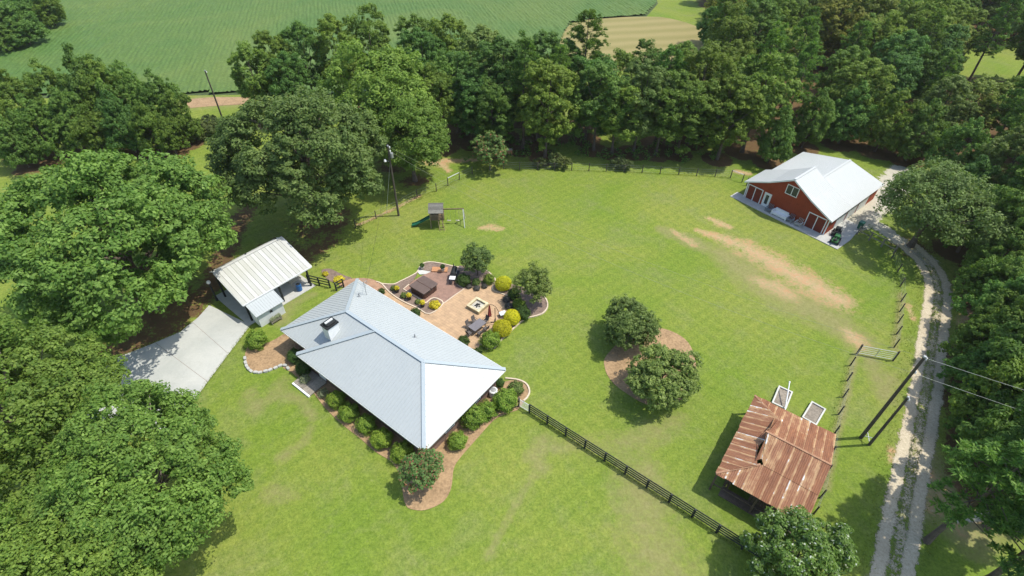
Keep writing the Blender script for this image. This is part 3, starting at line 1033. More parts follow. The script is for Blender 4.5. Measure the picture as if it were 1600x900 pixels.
    path(3, [(1362, 345), (1392, 368), (1420, 385), (1452, 408)], [1.6, 1.6, 1.5, 1.6], 0.85, soft=0.7)
    path(3, [(1560, 800), (1500, 812)], [0.8, 0.5], 0.6)
    me = bpy.data.meshes.new('ground')
    V = np.stack([X, Y, Z_], -1).reshape(-1, 3)
    i = np.arange(nx * ny).reshape(ny, nx)
    F = np.stack([i[:-1, :-1], i[:-1, 1:], i[1:, 1:], i[1:, :-1]], -1).reshape(-1, 4)
    n = len(F)
    me.vertices.add(len(V))
    me.vertices.foreach_set('co', V.reshape(-1).astype(np.float32))
    me.loops.add(4 * n)
    me.loops.foreach_set('vertex_index', F.reshape(-1).astype(np.int32))
    me.polygons.add(n)
    me.polygons.foreach_set('loop_start', np.arange(0, 4 * n, 4, dtype=np.int32))
    me.update(calc_edges=True)
    a = me.attributes.new('wear', 'FLOAT_COLOR', 'POINT')
    a.data.foreach_set('color', msk.reshape(-1).astype(np.float32))
    me.materials.append(M['ground'])
    return struct(link('ground', me), 'mown green lawn with worn clay patches and leaf litter under trees')


build_ground()

# gravel track: a strip with two ruts, grass between them
track_px = [(1385, 935), (1398, 880), (1412, 800), (1425, 730), (1440, 650), (1450, 590), (1456, 540), (1463, 490), (1466, 455), (1458, 425), (1440, 402), (1415, 380)]
TP = smooth_poly([G(*p)[:2] for p in track_px], 8, False)


def rut(off, name, k_=1.0):
    """a rut: full gravel in the middle, thinning out to the grass at both sides"""
    b = MB()
    n = len(TP)
    r = np.random.default_rng(3 if off < 0 else 4)
    pts, al = [], []
    for i in range(n):
        d = TP[min(i + 1, n - 1)] - TP[max(i - 1, 0)]
        d /= np.linalg.norm(d)
        s = np.array([-d[1], d[0]])
        c = TP[i] + s * (off + r.normal() * 0.05)
        for k, (w_, a_) in enumerate(((-.75, 0), (-.32, .72), (0, 1), (.32, .72), (.75, 0))):
            pts.append((*(c + s * w_), 0.006 if off < 0 else 0.009 if off > 0 else 0.012))
            al.append(a_ * k_)
    b.poly(pts, [(5 * i + k, 5 * i + k + 1, 5 * i + 6 + k, 5 * i + 5 + k) for i in range(n - 1) for k in range(4)])
    o = b.build(name, 'gravelrut')
    o.data.attributes.new('var', 'FLOAT', 'POINT').data.foreach_set('value', np.array(al, np.float32))
    return o


def rut_mat():
    m, nt, bs = new_mat('gravel_rut')
    P = pos(nt)
    n1, n2 = noise(nt, P, 0.9, 6, 0.75), noise(nt, P, 5, 4, 0.75)
    c = mixc(nt, ramp(nt, n2, 0.3, 0.7), (0.33, 0.275, 0.185), (0.58, 0.51, 0.37))
    c = mixc(nt, ramp(nt, noise(nt, P, 0.25, 3), 0.45, 0.7, 0, .5), c, (0.36, 0.29, 0.19))
    L(nt, c, bs.inputs['Base Color'])
    bs.inputs['Roughness'].default_value = 0.95
    bs.inputs['Specular IOR Level'].default_value = 0.1
    bump(nt, bs, n2, 0.6, 0.03)
    a = N(nt, 'ShaderNodeAttribute', attribute_name='var').outputs['Fac']
    nn = mth(nt, 'ADD', mth(nt, 'MULTIPLY', mth(nt, 'SUBTRACT', mth(nt, 'ADD', mth(nt, 'MULTIPLY', n1, .5), mth(nt, 'MULTIPLY', n2, .5)), .5), 3.2), .44)
    mk = ramp(nt, mth(nt, 'SUBTRACT', a, nn), -.12, .12)
    L(nt, mk, bs.inputs['Alpha'])
    return m


M['gravelrut'] = rut_mat()
trk = thing('gravel_track', None, None)
tag(trk, 'two-rut pale gravel track running beside the woods to the barn', None, None, 'structure')
for off in (-0.9, 0.9):
    rut(off, 'rut').parent = trk
rut(0.0, 'grassy_middle', 0.52).parent = trk

# crop field beyond the trees: soil sheet and raised leafy rows
F_PX = [(-260, 196), (-60, 158), (120, 152), (300, 149), (380, 148), (520, 150), (700, 150), (850, 120), (893, 36), (1010, 26), (1028, 6)]
FP = [G(*p)[:2] for p in F_PX]
FP += [np.array([60, 330]), np.array([-330, 330]), np.array([-330, 150])]
b = MB()
b.prism([(p[0], p[1], -0.05) for p in FP], (0, 0, 0.06))
struct(b.build('field', 'fieldsoil'), 'broad green crop field beyond the tree line')


def crop_rows():
    r = np.random.default_rng(5)
    az = math.radians(-16)
    u = np.array([math.sin(az), math.cos(az)])
    v = np.array([u[1], -u[0]])
    us = np.arange(60, 330, 1.5)
    vs = np.arange(-300, 130, 0.25)
    UU, VV = np.meshgrid(us, vs)
    ph = np.arange(len(vs)) % 4
    prof = np.array([0.41, 0.49, 0.52, 0.48])[ph][:, None]
    Hh = prof * r.uniform(0.55, 1.15, UU.shape) + 0.015
    VVj = VV + r.normal(size=UU.shape) * 0.04
    X = UU * u[0] + VVj * v[0]
    Y = UU * u[1] + VVj * v[1]
    P = np.array(FP)
    ok = np.zeros(X.shape, bool)
    n = len(P)
    for i in range(n):
        x1, y1 = P[i]
        x2, y2 = P[(i + 1) % n]
        if y1 == y2:
            continue
        c = ((y1 > Y) != (y2 > Y)) & (X < (x2 - x1) * (Y - y1) / (y2 - y1) + x1)
        ok ^= c
    # only what the picture can see, with a margin
    rel = np.stack([X, Y, Hh], -1) - _C
    zz = rel @ _fw
    px = 800 + FPX * (rel @ _R) / zz
    py = 450 - FPX * (rel @ _U) / zz
    ok &= (px > -150) & (px < 1200) & (py > -60) & (py < 215)
    idx = np.arange(X.size).reshape(X.shape)
    q = ok[:-1, :-1] & ok[1:, :-1] & ok[:-1, 1:] & ok[1:, 1:]
    F = np.stack([idx[:-1, :-1], idx[1:, :-1], idx[1:, 1:], idx[:-1, 1:]], -1)[q]
    used = np.unique(F)
    re = np.zeros(X.size, np.int32)
    re[used] = np.arange(len(used))
    F = re[F]
    V = np.stack([X, Y, Hh], -1).reshape(-1, 3)[used]
    me = bpy.data.meshes.new('crop_rows')
    me.vertices.add(len(V))
    me.vertices.foreach_set('co', V.reshape(-1).astype(np.float32))
    me.loops.add(F.size)
    me.loops.foreach_set('vertex_index', F.reshape(-1).astype(np.int32))
    me.polygons.add(len(F))
    me.polygons.foreach_set('loop_start', np.arange(0, F.size, 4, dtype=np.int32))
    me.update(calc_edges=True)
    a = me.attributes.new('var', 'FLOAT', 'POINT')
    a.data.foreach_set('value', np.clip(V[:, 2] / 0.6, 0, 1).astype(np.float32))
    me.materials.append(M['crop'])
    tag(link('crop_rows', me), 'long leafy rows of a low green crop', 'crop', None, 'stuff')


crop_rows()
sheet('hay_field', [(893, 36), (1010, 26), (1060, 32), (1105, 48), (1160, 72), (1140, 110), (960, 110), (880, 95)], 0.02, 'hay', 'mown tan hay field corner beyond the pines', 3)
sheet('field_track', [(285, 156), (330, 152), (400, 152), (400, 162), (330, 166), (285, 170)], 0.03, M['straw'], 'bare earth track along the near edge of the crop field')

# ------------------------------------------------------------------ drive, beds, patio
CP_O, CP_A = np.array([-28.39, 40.75]), math.radians(50.8)


def loc2w(o, ang, a, b):
    return (o[0] + a * math.cos(ang) - b * math.sin(ang), o[1] + a * math.sin(ang) + b * math.cos(ang))


sheet('driveway', [(391.5, 508), (352, 560), (315, 610), (270, 670), (120, 690), (150, 590), (180, 560), (232, 540), (283, 518), (310, 496), (327, 477)], 0.04, 'drive', 'pale concrete drive running from the carport under the oaks')
dj = bpy.data.objects['driveway']
for a_, b_ in (((300, 503), (357, 553)), ((243, 536), (325, 597))):
    p_, q_ = G(*a_), G(*b_)
    MB().bar((p_[0], p_[1], .041), (q_[0], q_[1], .041), .03, .004).build('expansion_joint', 'mulch', dj)
b = MB()
b.prism([(*loc2w(CP_O, CP_A, x, y), 0.0) for x, y in ((-0.4, -0.35), (8.1, -0.35), (8.1, 6.9), (-0.4, 6.9))], (0, 0, 0.055))
struct(b.build('carport_floor', 'slab'), 'grey concrete floor slab under the carport')

house_bed = [(441, 570), (461, 585), (483, 604), (509, 637), (536, 663), (563, 684), (587, 705), (611, 720), (624, 738), (629, 760), (635, 789), (650, 796), (668, 795), (692, 783), (704, 762), (708, 732), (719, 714), (740, 690), (770, 657), (788, 647), (809, 640), (821, 624), (827, 612), (822, 600), (809, 594), (780, 600), (700, 640), (560, 560), (470, 540)]
sheet('straw_bed', house_bed, 0.03, 'straw', 'pine straw bed wrapping the front and side of the house', 4)
sheet('corner_bed', [(384, 570), (394, 580), (411, 581), (429, 575), (444, 570), (470, 590), (480, 540), (452, 520), (420, 535), (398, 530), (384, 548)], 0.026, 'straw', 'rounded straw bed with a stone edge at the house corner', 3)
sheet('island_bed', [(945, 575), (948, 555), (985, 520), (1020, 512), (1050, 518), (1075, 535), (1087, 565), (1085, 600), (1070, 622), (1040, 632), (1010, 632), (975, 612), (955, 595)], 0.03, 'straw', 'oval straw island bed in the open lawn', 4)
kerb('straw_edge', house_bed[0:21], 'low straw-covered edge around the front house bed', 0.12, 0.05, False, 4, 'straw')
patio_px = [z3(-60, 318), z3(0, 330), z3(35, 340), z3(100, 410), z3(200, 480), z3(330, 540), z3(430, 590), z3(545, 500), z3(715, 380), z3(800, 372), z3(900, 350), z3(955, 335), z3(975, 400), z3(1080, 440), z3(1100, 520), z3(1080, 600), z3(1000, 700), z3(900, 760), z3(850, 830), z3(830, 880), z3(700, 860), z3(250, 640), z3(-60, 470), z3(-260, 420), z3(-230, 340)]
sheet('patio', patio_px, 0.05, 'patio', 'tan stamped concrete patio behind the house')
sheet('brick_path', [z1(440, 345), z1(470, 318), z1(545, 300), z1(640, 305), z1(700, 335), z1(720, 370), z1(640, 380), z1(520, 370)], 0.062, 'brickpath', 'red brick path curving round the back corner of the house', 2)
sheet('paved_terrace', [z3(215, 385), z3(300, 310), z3(420, 240), z3(600, 245), z3(655, 335), z3(715, 380), z3(545, 502), z3(465, 455), z3(400, 500), z3(375, 482)], 0.075, 'pavers', 'brown paved terrace under the hot tub and grill')
sheet('mulch_bed', [z3(35, 340), z3(130, 345), z3(190, 320), z3(260, 285), z3(330, 252), z3(300, 305), z3(215, 385), z3(375, 482), z3(400, 500), z3(465, 457), z3(545, 503), z3(430, 590), z3(330, 540), z3(200, 480), z3(100, 410)], 0.066, 'mulch', 'taupe mulch bed with potted flowers beside the hot tub')
sheet('gravel_bed', [z3(340, 235), z3(350, 205), z3(385, 172), z3(440, 163), z3(520, 172), z3(600, 190), z3(720, 212), z3(700, 250), z3(600, 246), z3(420, 243)], 0.06, 'mulch', 'brown mulch strip behind the terrace', 3)
sheet('stone_step', [z3(322, 236), z3(345, 222), z3(440, 240), z3(400, 258), z3(350, 262)], 0.082, 'concrete', 'pale stone step between lawn and terrace')
sheet('shrub_bed', [z3(655, 200), z3(760, 195), z3(900, 220), z3(975, 300), z3(960, 335), z3(880, 352), z3(760, 375), z3(715, 381), z3(655, 335)], 0.07, 'mulch', 'mulch bed around the first patio tree', 3)
sheet('lower_bed', [z3(955, 350), z3(1000, 300), z3(1110, 340), z3(1250, 380), z3(1395, 460), z3(1405, 530), z3(1370, 580), z3(1310, 605), z3(1215, 632), z3(1100, 730), z3(940, 880), z3(850, 835), z3(900, 765), z3(1000, 700), z3(1080, 600), z3(1100, 520), z3(1080, 440), z3(975, 400)], 0.064, 'mulch', 'mulch bed with round shrubs along the outer patio edge')
sheet('flower_bed', [z1(330, 250), z1(380, 240), z1(430, 262), z1(480, 285), z1(520, 300), z1(470, 318), z1(400, 325), z1(350, 290)], 0.04, 'mulch', 'small mulch bed with yellow flowers by the carport fence', 3)

kerb('patio_edging', [z3(-10, 322), z3(35, 340), z3(100, 410), z3(200, 480), z3(330, 540), z3(430, 590), z3(545, 502), z3(465, 456), z3(400, 500)], 'pale curved edging between patio and mulch bed', 0.14, 0.14, smooth=3)
kerb('patio_edging', [z3(400, 500), z3(375, 482), z3(290, 432), z3(215, 385), z3(262, 345)], 'pale straight edging along the hot tub pad', 0.14, 0.15, smooth=0)
kerb('patio_edging', [z3(35, 338), z3(130, 343), z3(190, 318), z3(260, 284), z3(325, 245), z3(350, 200), z3(385, 168), z3(440, 160), z3(520, 170), z3(600, 188), z3(700, 208)], 'pale edging curving along the lawn behind the hot tub', 0.14, 0.13)
kerb('patio_edging', [z3(655, 345), z3(715, 381), z3(640, 432), z3(545, 502)], 'pale edging strip between brown terrace and tan patio', 0.12, 0.09, smooth=0)
kerb('patio_edging', [z3(895, 222), z3(940, 262), z3(972, 300), z3(960, 330), z3(935, 345)], 'short pale edging arc beside the first patio tree', 0.13, 0.13)
kerb('patio_edging', [z3(955, 350), z3(955, 390), z3(1010, 415), z3(1085, 443)], 'pale edging round the single golden shrub', 0.13, 0.14)
kerb('patio_edging', [z3(1350, 420), z3(1395, 470), z3(1405, 530), z3(1370, 580), z3(1310, 605), z3(1215, 632), z3(1100, 730), z3(1020, 805), z3(940, 882), z3(850, 835)], 'long pale edging along the lawn beside the golden shrubs', 0.15, 0.14, smooth=3)
kerb('patio_edging', [z2(1365, 172), z2(1430, 180), z2(1475, 202), z2(1491, 240), z2(1480, 270), z2(1460, 290)], 'pale edging arc round the bed at the house corner', 0.15, 0.14)

# stones round the corner bed
r_ = np.random.default_rng(9)
stones = thing('stone_edging', 'low dry stone edging round the corner straw bed', 'edging', (*G(384, 560)[:2], 0))
so = G(384, 560)
pl = smooth_poly([G(*p)[:2] for p in [(383, 556), (385, 571), (394, 581), (411, 582), (429, 576), (443, 571), (452, 578)]], 8, False)
acc, k = 0.0, 0
for i in range(1, len(pl)):
    acc += np.linalg.norm(pl[i] - pl[i - 1])
    if acc > 0.42:
        acc = 0
        d = pl[i] - pl[i - 1]
        o = MB().bevbox(-.22, .22, -.14, .14, -0.05, 0.16 + r_.uniform(0, .08), 0.09, 2).build('stone', 'greystone' if False else 'slab', stones)
        o.location = (pl[i][0] - so[0], pl[i][1] - so[1], 0)
        o.rotation_euler = (0, 0, math.atan2(d[1], d[0]) + r_.normal() * 0.12)


# ------------------------------------------------------------------ roofs
def plane_of(poly):
    P = np.array(poly, float)
    A = np.c_[P[:, :2], np.ones(len(P))]
    s, *_ = np.linalg.lstsq(A, P[:, 2], rcond=None)
    return lambda x, y: s[0] * x + s[1] * y + s[2]


def span(poly, axis, c):
    """interval of the other axis that the line axis=c cuts out of a convex plan polygon"""
    out = []
    n = len(poly)
    for i in range(n):
        p, q = poly[i], poly[(i + 1) % n]
        a, b = p[axis], q[axis]
        if (a - c) * (b - c) <= 0 and abs(a - b) > 1e-9:
            t = (c - a) / (b - a)
            out.append(p[1 - axis] + t * (q[1 - axis] - p[1 - axis]))
    return (min(out), max(out)) if len(out) > 1 else None


def roof_plane(parent, poly, mat, ribmat, axis, spacing, thick=0.10, rw=0.045, rh=0.032, name='roof_slope', start=None):
    """a roof slope with raised ribs; axis 0: ribs at x = const, 1: ribs at y = const"""
    o = MB().prism([(p[0], p[1], p[2] - thick) for p in poly], (0, 0, thick)).build(name, mat, parent)
    f = plane_of(poly)
    b = MB()
    lo, hi = min(p[axis] for p in poly), max(p[axis] for p in poly)
    c = (lo + spacing * 0.5) if start is None else start
    while c < hi - 0.02:
        s = span(poly, axis, c)
        if s and s[1] - s[0] > 0.15:
            e0, e1 = s[0] + 0.02, s[1] - 0.02
            p0, p1 = ((c, e0), (c, e1)) if axis == 0 else ((e0, c), (e1, c))
            b.bar((*p0, f(*p0) + rh * 0.3), (*p1, f(*p1) + rh * 0.3), rw, rh)
        c += spacing
    r = b.build('roof_ribs', ribmat, o)
    r['kind'] = 'stuff'
    return o


# ------------------------------------------------------------------ house
HO, HA = (-0.52, 32.37), math.radians(143)
house = thing('house', 'brick ranch house under a pale metal hip roof', 'house', (*HO, 0), HA)


def hl(a, b):
    return loc2w(HO, HA, a, b)


he, hr, yr = 2.7, 5.0, 5.3
D_, A_, C_, E_ = (0, 0, he), (20.95, -0.05, he), (0, 10.85, he), (17.0, 10.85, he)
B_, N_, P1, P2, S_ = (20.9, 9.85, 2.8), (15.8, 9.85, 2.8), (15.65, yr, hr), (5.2, yr, hr), (11.45, yr, hr)
roof_plane(house, [D_, A_, P1, P2], 'roof', 'roofrib', 0, 0.34)
roof_plane(house, [C_, D_, P2], 'roof', 'roofrib', 1, 0.34)
roof_plane(house, [A_, B_, P1], 'roof', 'roofrib', 1, 0.34)
roof_plane(house, [B_, N_, (11.3, yr, hr - 0.0), P1], 'roof', 'roofrib', 0, 0.34, thick=0.14)
roof_plane(house, [E_, C_, P2, S_], 'roof', 'roofrib', 0, 0.34, thick=0.16)
for p, q in ((P1, S_), (S_, P2), (P1, A_), (P1, B_), (P2, C_), (P2, D_), (S_, E_)):
    wd = 0.42 if q is E_ else 0.34
    MB().bar((p[0], p[1], p[2] + 0.055), (q[0], q[1], q[2] + 0.055), wd, 0.05).build('ridge_cap', 'roofcap', house)
for p, q in ((D_, A_), (C_, D_), (A_, B_), (E_, C_), (N_, B_)):
    MB().bar((p[0], p[1], p[2] - 0.13), (q[0], q[1], q[2] - 0.13), 0.10, 0.17).build('gutter', 'white', house)
# walls under the eaves
wi = 0.65
for args in ((wi, 20.3, wi, wi + 0.25), (wi, 17.0, 10.85 - wi - 0.25, 10.85 - wi), (16.9, 20.3, 9.1, 9.35)):
    MB().box(args[0], args[1], args[2], args[3], 0, 2.68).build('wall', 'brick', house)
for args in ((wi + 0.002, wi + 0.25, wi + 0.252, 9.945), (20.05, 20.298, wi + 0.252, 9.098)):
    MB().box(*args, 0, 2.68).build('wall', 'brick', house)


def window_on(parent, axis, c, s0, s1, z0, z1, out, name='window'):
    """framed window with two panes on a wall plane axis=c, standing out along out"""
    def bx(a0, a1, d0, d1, q0, q1):
        d0, d1 = min(d0, d1), max(d0, d1)
        return MB().box(d0, d1, a0, a1, q0, q1) if axis == 0 else MB().box(a0, a1, d0, d1, q0, q1)
    t = 0.09
    fr = MB()
    for a0, a1, q0, q1 in ((s0, s1, z0, z0 + t), (s0, s1, z1 - t, z1), (s0, s0 + t, z0 + t, z1 - t), (s1 - t, s1, z0 + t, z1 - t), ((s0 + s1) / 2 - t / 2, (s0 + s1) / 2 + t / 2, z0 + t, z1 - t)):
        k = bx(a0, a1, c, c + out * 0.05, q0, q1)
        fr.poly(k.v, k.f)
    f = fr.build(name, 'white', parent)
    mid = (s0 + s1) / 2
    for a0, a1 in ((s0 + t, mid - t / 2), (mid + t / 2, s1 - t)):
        bx(a0, a1, c + out * 0.004, c + out * 0.02, z0 + t, z1 - t).build('pane', 'glass', f)
    return f


for x in (3.0, 6.6, 10.2):
    window_on(house, 1, 10.2, x, x + 1.5, 0.9, 2.2, 1)
for y in (3.0, 6.6):
    window_on(house, 0, wi + 0.002, y, y + 1.2, 0.9, 2.2, -1)
dr = MB().box(14.2, 15.15, 10.2, 10.24, 0.15, 2.2).build('door', 'white', house)
MB().lathe([(0.035, 0), (0.045, 0.03), (0.02, 0.06)], (14.3, 10.26, 1.1), 8).build('handle', 'metalgrey', dr)
# chimney with black cap
fz = plane_of([B_, N_, P1])
ch = MB()
cx, cy = 15.35, 7.55
zb, zt = fz(cx, cy) - 0.6, 5.2
ch.box(cx - .46, cx + .46, cy - .60, cy + .60, zb, zt)
ch = ch.build('chimney', 'white', house)
MB().box(cx - .54, cx + .54, cy - .68, cy + .68, zt + 0.002, zt + 0.16).build('chimney_cap', 'black', ch)
MB().bevbox(cx - .38, cx + .38, cy - .52, cy + .52, zt + 0.162, zt + 0.36, 0.2).build('flue_hood', 'black', ch)
MB().box(cx - .10, cx + .10, cy - .42, cy + .42, zt + 0.362, zt + 0.47).build('flue_top', 'paleblue', ch)
fb = plane_of([D_, A_, P1])
for a, bb, hgt in ((8.6, 3.1, 0.45), (17.5, 2.4, 0.5)):
    v = MB().tube([(a, bb, fb(a, bb) - 0.05), (a, bb, fb(a, bb) + hgt)], 0.07, 8).build('vent_pipe', 'metalgrey', house)
    MB().lathe([(0.16, 0), (0.12, 0.05), (0.08, 0.09)], (a, bb, fb(a, bb)), 10).build('flashing', 'metalgrey', v)
an = MB()
a, bb = 17.5, 1.5
an.tube([(a, bb, fb(a, bb)), (a, bb, fb(a, bb) + 1.9)], 0.03, 6)
for k in range(5):
    an.tube([(a - 0.5, bb - .35 + k * .18, fb(a, bb) + 1.75), (a + 0.5, bb - .35 + k * .18, fb(a, bb) + 1.75)], 0.012, 5)
an.tube([(a, bb - .4, fb(a, bb) + 1.75), (a, bb + .42, fb(a, bb) + 1.75)], 0.018, 5)
an.build('antenna', 'metalgrey', house)
# front porch boards and step
po = [hl(16.6, 10.1), hl(14.0, 10.1), hl(14.0, 12.3), hl(16.6, 12.3)]
deck = thing('porch_deck', 'small weathered board deck at the front door', 'deck', (*hl(14.0, 10.3), 0), HA)
for k in range(9):
    MB().box(0.01 + k * 0.29, 0.28 + k * 0.29, 0, 1.95, 0.06, 0.20).build('plank', 'greywood', deck)
MB().box(0, 2.6, 1.97, 2.15, 0.0, 0.17).build('front_board', 'white', deck)
ac = thing('air_conditioner', 'round white air conditioning unit at the house corner', 'air conditioner', G(771, 617))
MB().lathe([(0.42, 0), (0.42, 0.72), (0.34, 0.80)], n=20).build('casing', 'white', ac)
MB().lathe([(0.28, 0.802), (0.26, 0.84), (0.06, 0.86)], n=16).build('fan_grille', 'metalgrey', ac)

# ------------------------------------------------------------------ barn
BO, BA = (33.52, 67.31), math.radians(-50.6)
barn = thing('barn', 'red barn with white trim and pale metal roof', 'barn', (*BO, 0), BA)
bw, bd, bf = 12.15, 14.3, 4.85
pk, kn, ev = 5.75, 4.02, 2.66
xm, k0, k1 = bw / 2, 3.05, bw - 3.05


def prof(x, drop=0.0):
    return np.interp(x, [0, k0, xm, k1, bw], [ev, kn, pk, kn, ev]) - drop


def barn_wall(y0, y1, tops, name, mat='barnred'):
    pts = [(tops[0][0], y0, 0)] + [(tops[-1][0], y0, 0)] + [(x, y0, z) for x, z in reversed(tops)]
    return MB().prism(pts, (0, y1 - y0, 0)).build(name, mat, barn)


xs_ = [0, k0, xm, k1, bw]
fw_ = barn_wall(0, 0.2, [(x, prof(x, 0.10)) for x in xs_], 'front_wall')
bb_ = MB()
x = 0.35
while x < bw - 0.2:
    blocked = (0.2 < x < 2.6) or (2.8 < x < 3.95) or (9.25 < x < 11.85)
    z0 = 2.32 if blocked else 0.05
    segs = [(z0, prof(x, 0.16))]
    if 5.25 < x < 7.15:
        segs = [(z0, 3.22), (4.68, prof(x, 0.16))]
    for q0, q1 in segs:
        if q1 - q0 > 0.1:
            bb_.box(x - .022, x + .022, -0.022, 0.0, q0, q1)
    x += 0.3
bb_.build('battens', 'barnred', fw_)['kind'] = 'stuff'
barn_wall(bd - 0.2, bd, [(0.6, 2.5), (7.0, 3.88), (bw, ev - 0.1)], 'back_wall')
# clerestory wall where the taller front bay stands above the rear roof
barn_wall(bf - 0.2, bf, [(x, prof(x, 0.10)) for x in xs_], 'rear_gable', 'paleblue')
MB().box(0.001, 0.2, 0.202, bf - 0.202, 0, ev - 0.12).build('side_wall', 'barnred', barn)
MB().box(0.6, 0.8, bf + 0.002, bd - 0.202, 0, 2.5).build('side_wall', 'barnred', barn)
MB().box(bw - 0.2, bw - 0.001, 0.202, bd - 0.202, 0, ev - 0.12).build('side_wall', 'barnred', barn)
oh = 0.32
ex0, ex1 = -0.35, bw + 0.35
e0 = ev - (kn - ev) / k0 * 0.35
Lz = [(ex0, e0), (k0, kn), (xm, pk), (k1, kn), (ex1, e0)]
for i in range(4):
    (xa, za), (xb, zb_) = Lz[i], Lz[i + 1]
    roof_plane(barn, [(xa, -oh, za), (xb, -oh, zb_), (xb, bf + 0.15, zb_), (xa, bf + 0.15, za)], 'barnroof', 'barnroof', 1, 0.3, thick=0.09, rw=0.035, rh=0.014)
roof_plane(barn, [(0.25, bf + 0.16, 2.53), (7.0, bf + 0.16, 4.0), (7.0, bd + 0.25, 4.0), (0.25, bd + 0.25, 2.53)], 'barnroof', 'barnroof', 1, 0.3, thick=0.09, rw=0.035, rh=0.014)
roof_plane(barn, [(7.0, bf + 0.16, 4.0), (ex1, bf + 0.16, e0), (ex1, bd + 0.25, e0), (7.0, bd + 0.25, 4.0)], 'barnroof', 'barnroof', 1, 0.3, thick=0.09, rw=0.035, rh=0.014)
MB().bar((xm, -oh, pk + 0.04), (xm, bf + 0.15, pk + 0.04), 0.3, 0.04).build('ridge_cap', 'barnroof', barn)
MB().bar((7.0, bf + 0.2, 4.04), (7.0, bd + 0.25, 4.04), 0.3, 0.04).build('ridge_cap', 'barnroof', barn)
for i in range(4):
    (xa, za), (xb, zb_) = Lz[i], Lz[i + 1]
    MB().bar((xa, -oh - 0.03, za - 0.09), (xb, -oh - 0.03, zb_ - 0.09), 0.05, 0.2).build('rake_board', 'white', barn)
for x in (0.02, bw - 0.16):
    MB().box(x, x + 0.14, -0.035, 0.0, 0, 2.5).build('corner_board', 'white', barn)


def barn_double_door(x0, x1, h):
    d = MB()
    t = 0.11
    d.box(x0, x0 + t, -0.06, 0, 0.03, h).box(x1 - t, x1, -0.06, 0, 0.03, h).box(x0 + t, x1 - t, -0.06, 0, h - t, h)
    m_ = (x0 + x1) / 2
    d.box(m_ - t / 2, m_ + t / 2, -0.06, 0, 0.03, h - t)
    f = d.build('double_door', 'white', barn)
    MB().box(x0 + t, m_ - t / 2, -0.04, -0.005, 0.03, h - t).build('door_leaf', 'barndoor', f)
    MB().box(m_ + t / 2, x1 - t, -0.04, -0.005, 0.03, h - t).build('door_leaf', 'barndoor', f)


barn_double_door(0.25, 2.55, 2.28)
barn_double_door(9.3, 11.8, 2.28)
pd = MB().box(2.85, 2.98, -0.07, 0, 0.03, 2.2).box(3.75, 3.88, -0.07, 0, 0.03, 2.2).box(2.98, 3.75, -0.07, 0, 2.07, 2.2).build('entry_door', 'white', barn)
MB().box(3.0, 3.73, -0.05, -0.005, 0.04, 2.06).build('door_leaf', 'white', pd)
MB().box(3.14, 3.59, -0.058, -0.052, 0.5, 1.9).build('pane', 'glass', pd)
window_on(barn, 1, 0.0, 5.35, 7.05, 3.25, 4.65, -1)
for y in (2.4, 5.6, 8.8):
    d = MB().box(bw - 0.001, bw + 0.05, y, y + 0.14, 0.03, 2.35).box(bw - 0.001, bw + 0.05, y + 2.56, y + 2.7, 0.03, 2.35).box(bw - 0.001, bw + 0.05, y + .14, y + 2.56, 2.21, 2.35).build('garage_door', 'white', barn)
    for q in range(4):
        MB().box(bw + 0.001, bw + 0.03, y + .15, y + 2.55, 0.04 + q * 0.54, 0.56 + q * 0.54).build('panel', 'paleblue', d)
b = MB()
b.prism([(*loc2w(BO, BA, x, y), 0.0) for x, y in ((-1.2, 0.3), (-1.2, -1.5), (12.4, -1.6), (14.8, -1.6), (14.9, 1.6), (14.4, 6.0), (12.0, 6.0), (12.0, 0.3))], (0, 0, 0.09))
struct(b.build('barn_apron', 'slab'), 'grey concrete apron in front of the red barn')


def bl(a, b):
    return loc2w(BO, BA, a, b)


# seats on the apron
def garden_chair(name, label, at, rz, mat, group=None):
    t = thing(name, label, 'chair', (*at, 0.09), rz, group)
    for k in range(4):
        MB().bar((-.28 + k * .185, -.30, .36), (-.28 + k * .185, .30, .30), .16, .03).build('seat_slat', mat, t)
        MB().bar((-.28 + k * .185, .30, .32), (-.28 + k * .185, .52, 1.0), .16, .03, (1, 0, 0)).build('back_slat', mat, t)
    for s in (-.38, .38):
        MB().bar((s, -.34, .56), (s, .42, .58), .14, .03).build('arm', mat, t)
        MB().box(s - .03, s + .03, -.34, -.27, 0, .545).build('leg', mat, t)
        MB().box(s - .03, s + .03, .30, .37, 0, .56).build('leg', mat, t)
    MB().box(-.35, .35, -.30, -.26, .26, .34).build('seat_rail', mat, t)
    return t


M['bluegrey'] = plain('blue_grey_plastic', (0.20, 0.23, 0.245), 0.6, 0.1, 3)
garden_chair('garden_chair', 'grey slatted chair beside the barn entry door', bl(4.45, -0.75), BA, 'bluegrey')
garden_chair('garden_chair', 'grey slatted chair between white settee and pale chair', bl(7.65, -0.75), BA, 'bluegrey')
garden_chair('garden_chair', 'pale slatted chair next to the right barn doors', bl(8.85, -0.75), BA, 'slab')
st = thing('settee', 'white cushioned settee against the red barn wall', 'settee', (*bl(6.1, -0.7), 0.09), BA)
MB().bevbox(-.95, .95, -.38, .32, .14, .42, .08).build('seat', 'white', st)
MB().bevbox(-.95, .95, .322, .52, .10, .85, .06).build('backrest', 'white', st)
for s in (-1, 1):
    MB().bevbox(min(s * .952, s * 1.14), max(s * .952, s * 1.14), -.40, .50, .05, .62, .05).build('arm', 'white', st)
    for y in (-.3, .4):
        MB().box(s * .85 - .04, s * .85 + .04, y - .04, y + .04, 0, .138).build('leg', 'greywood', st)


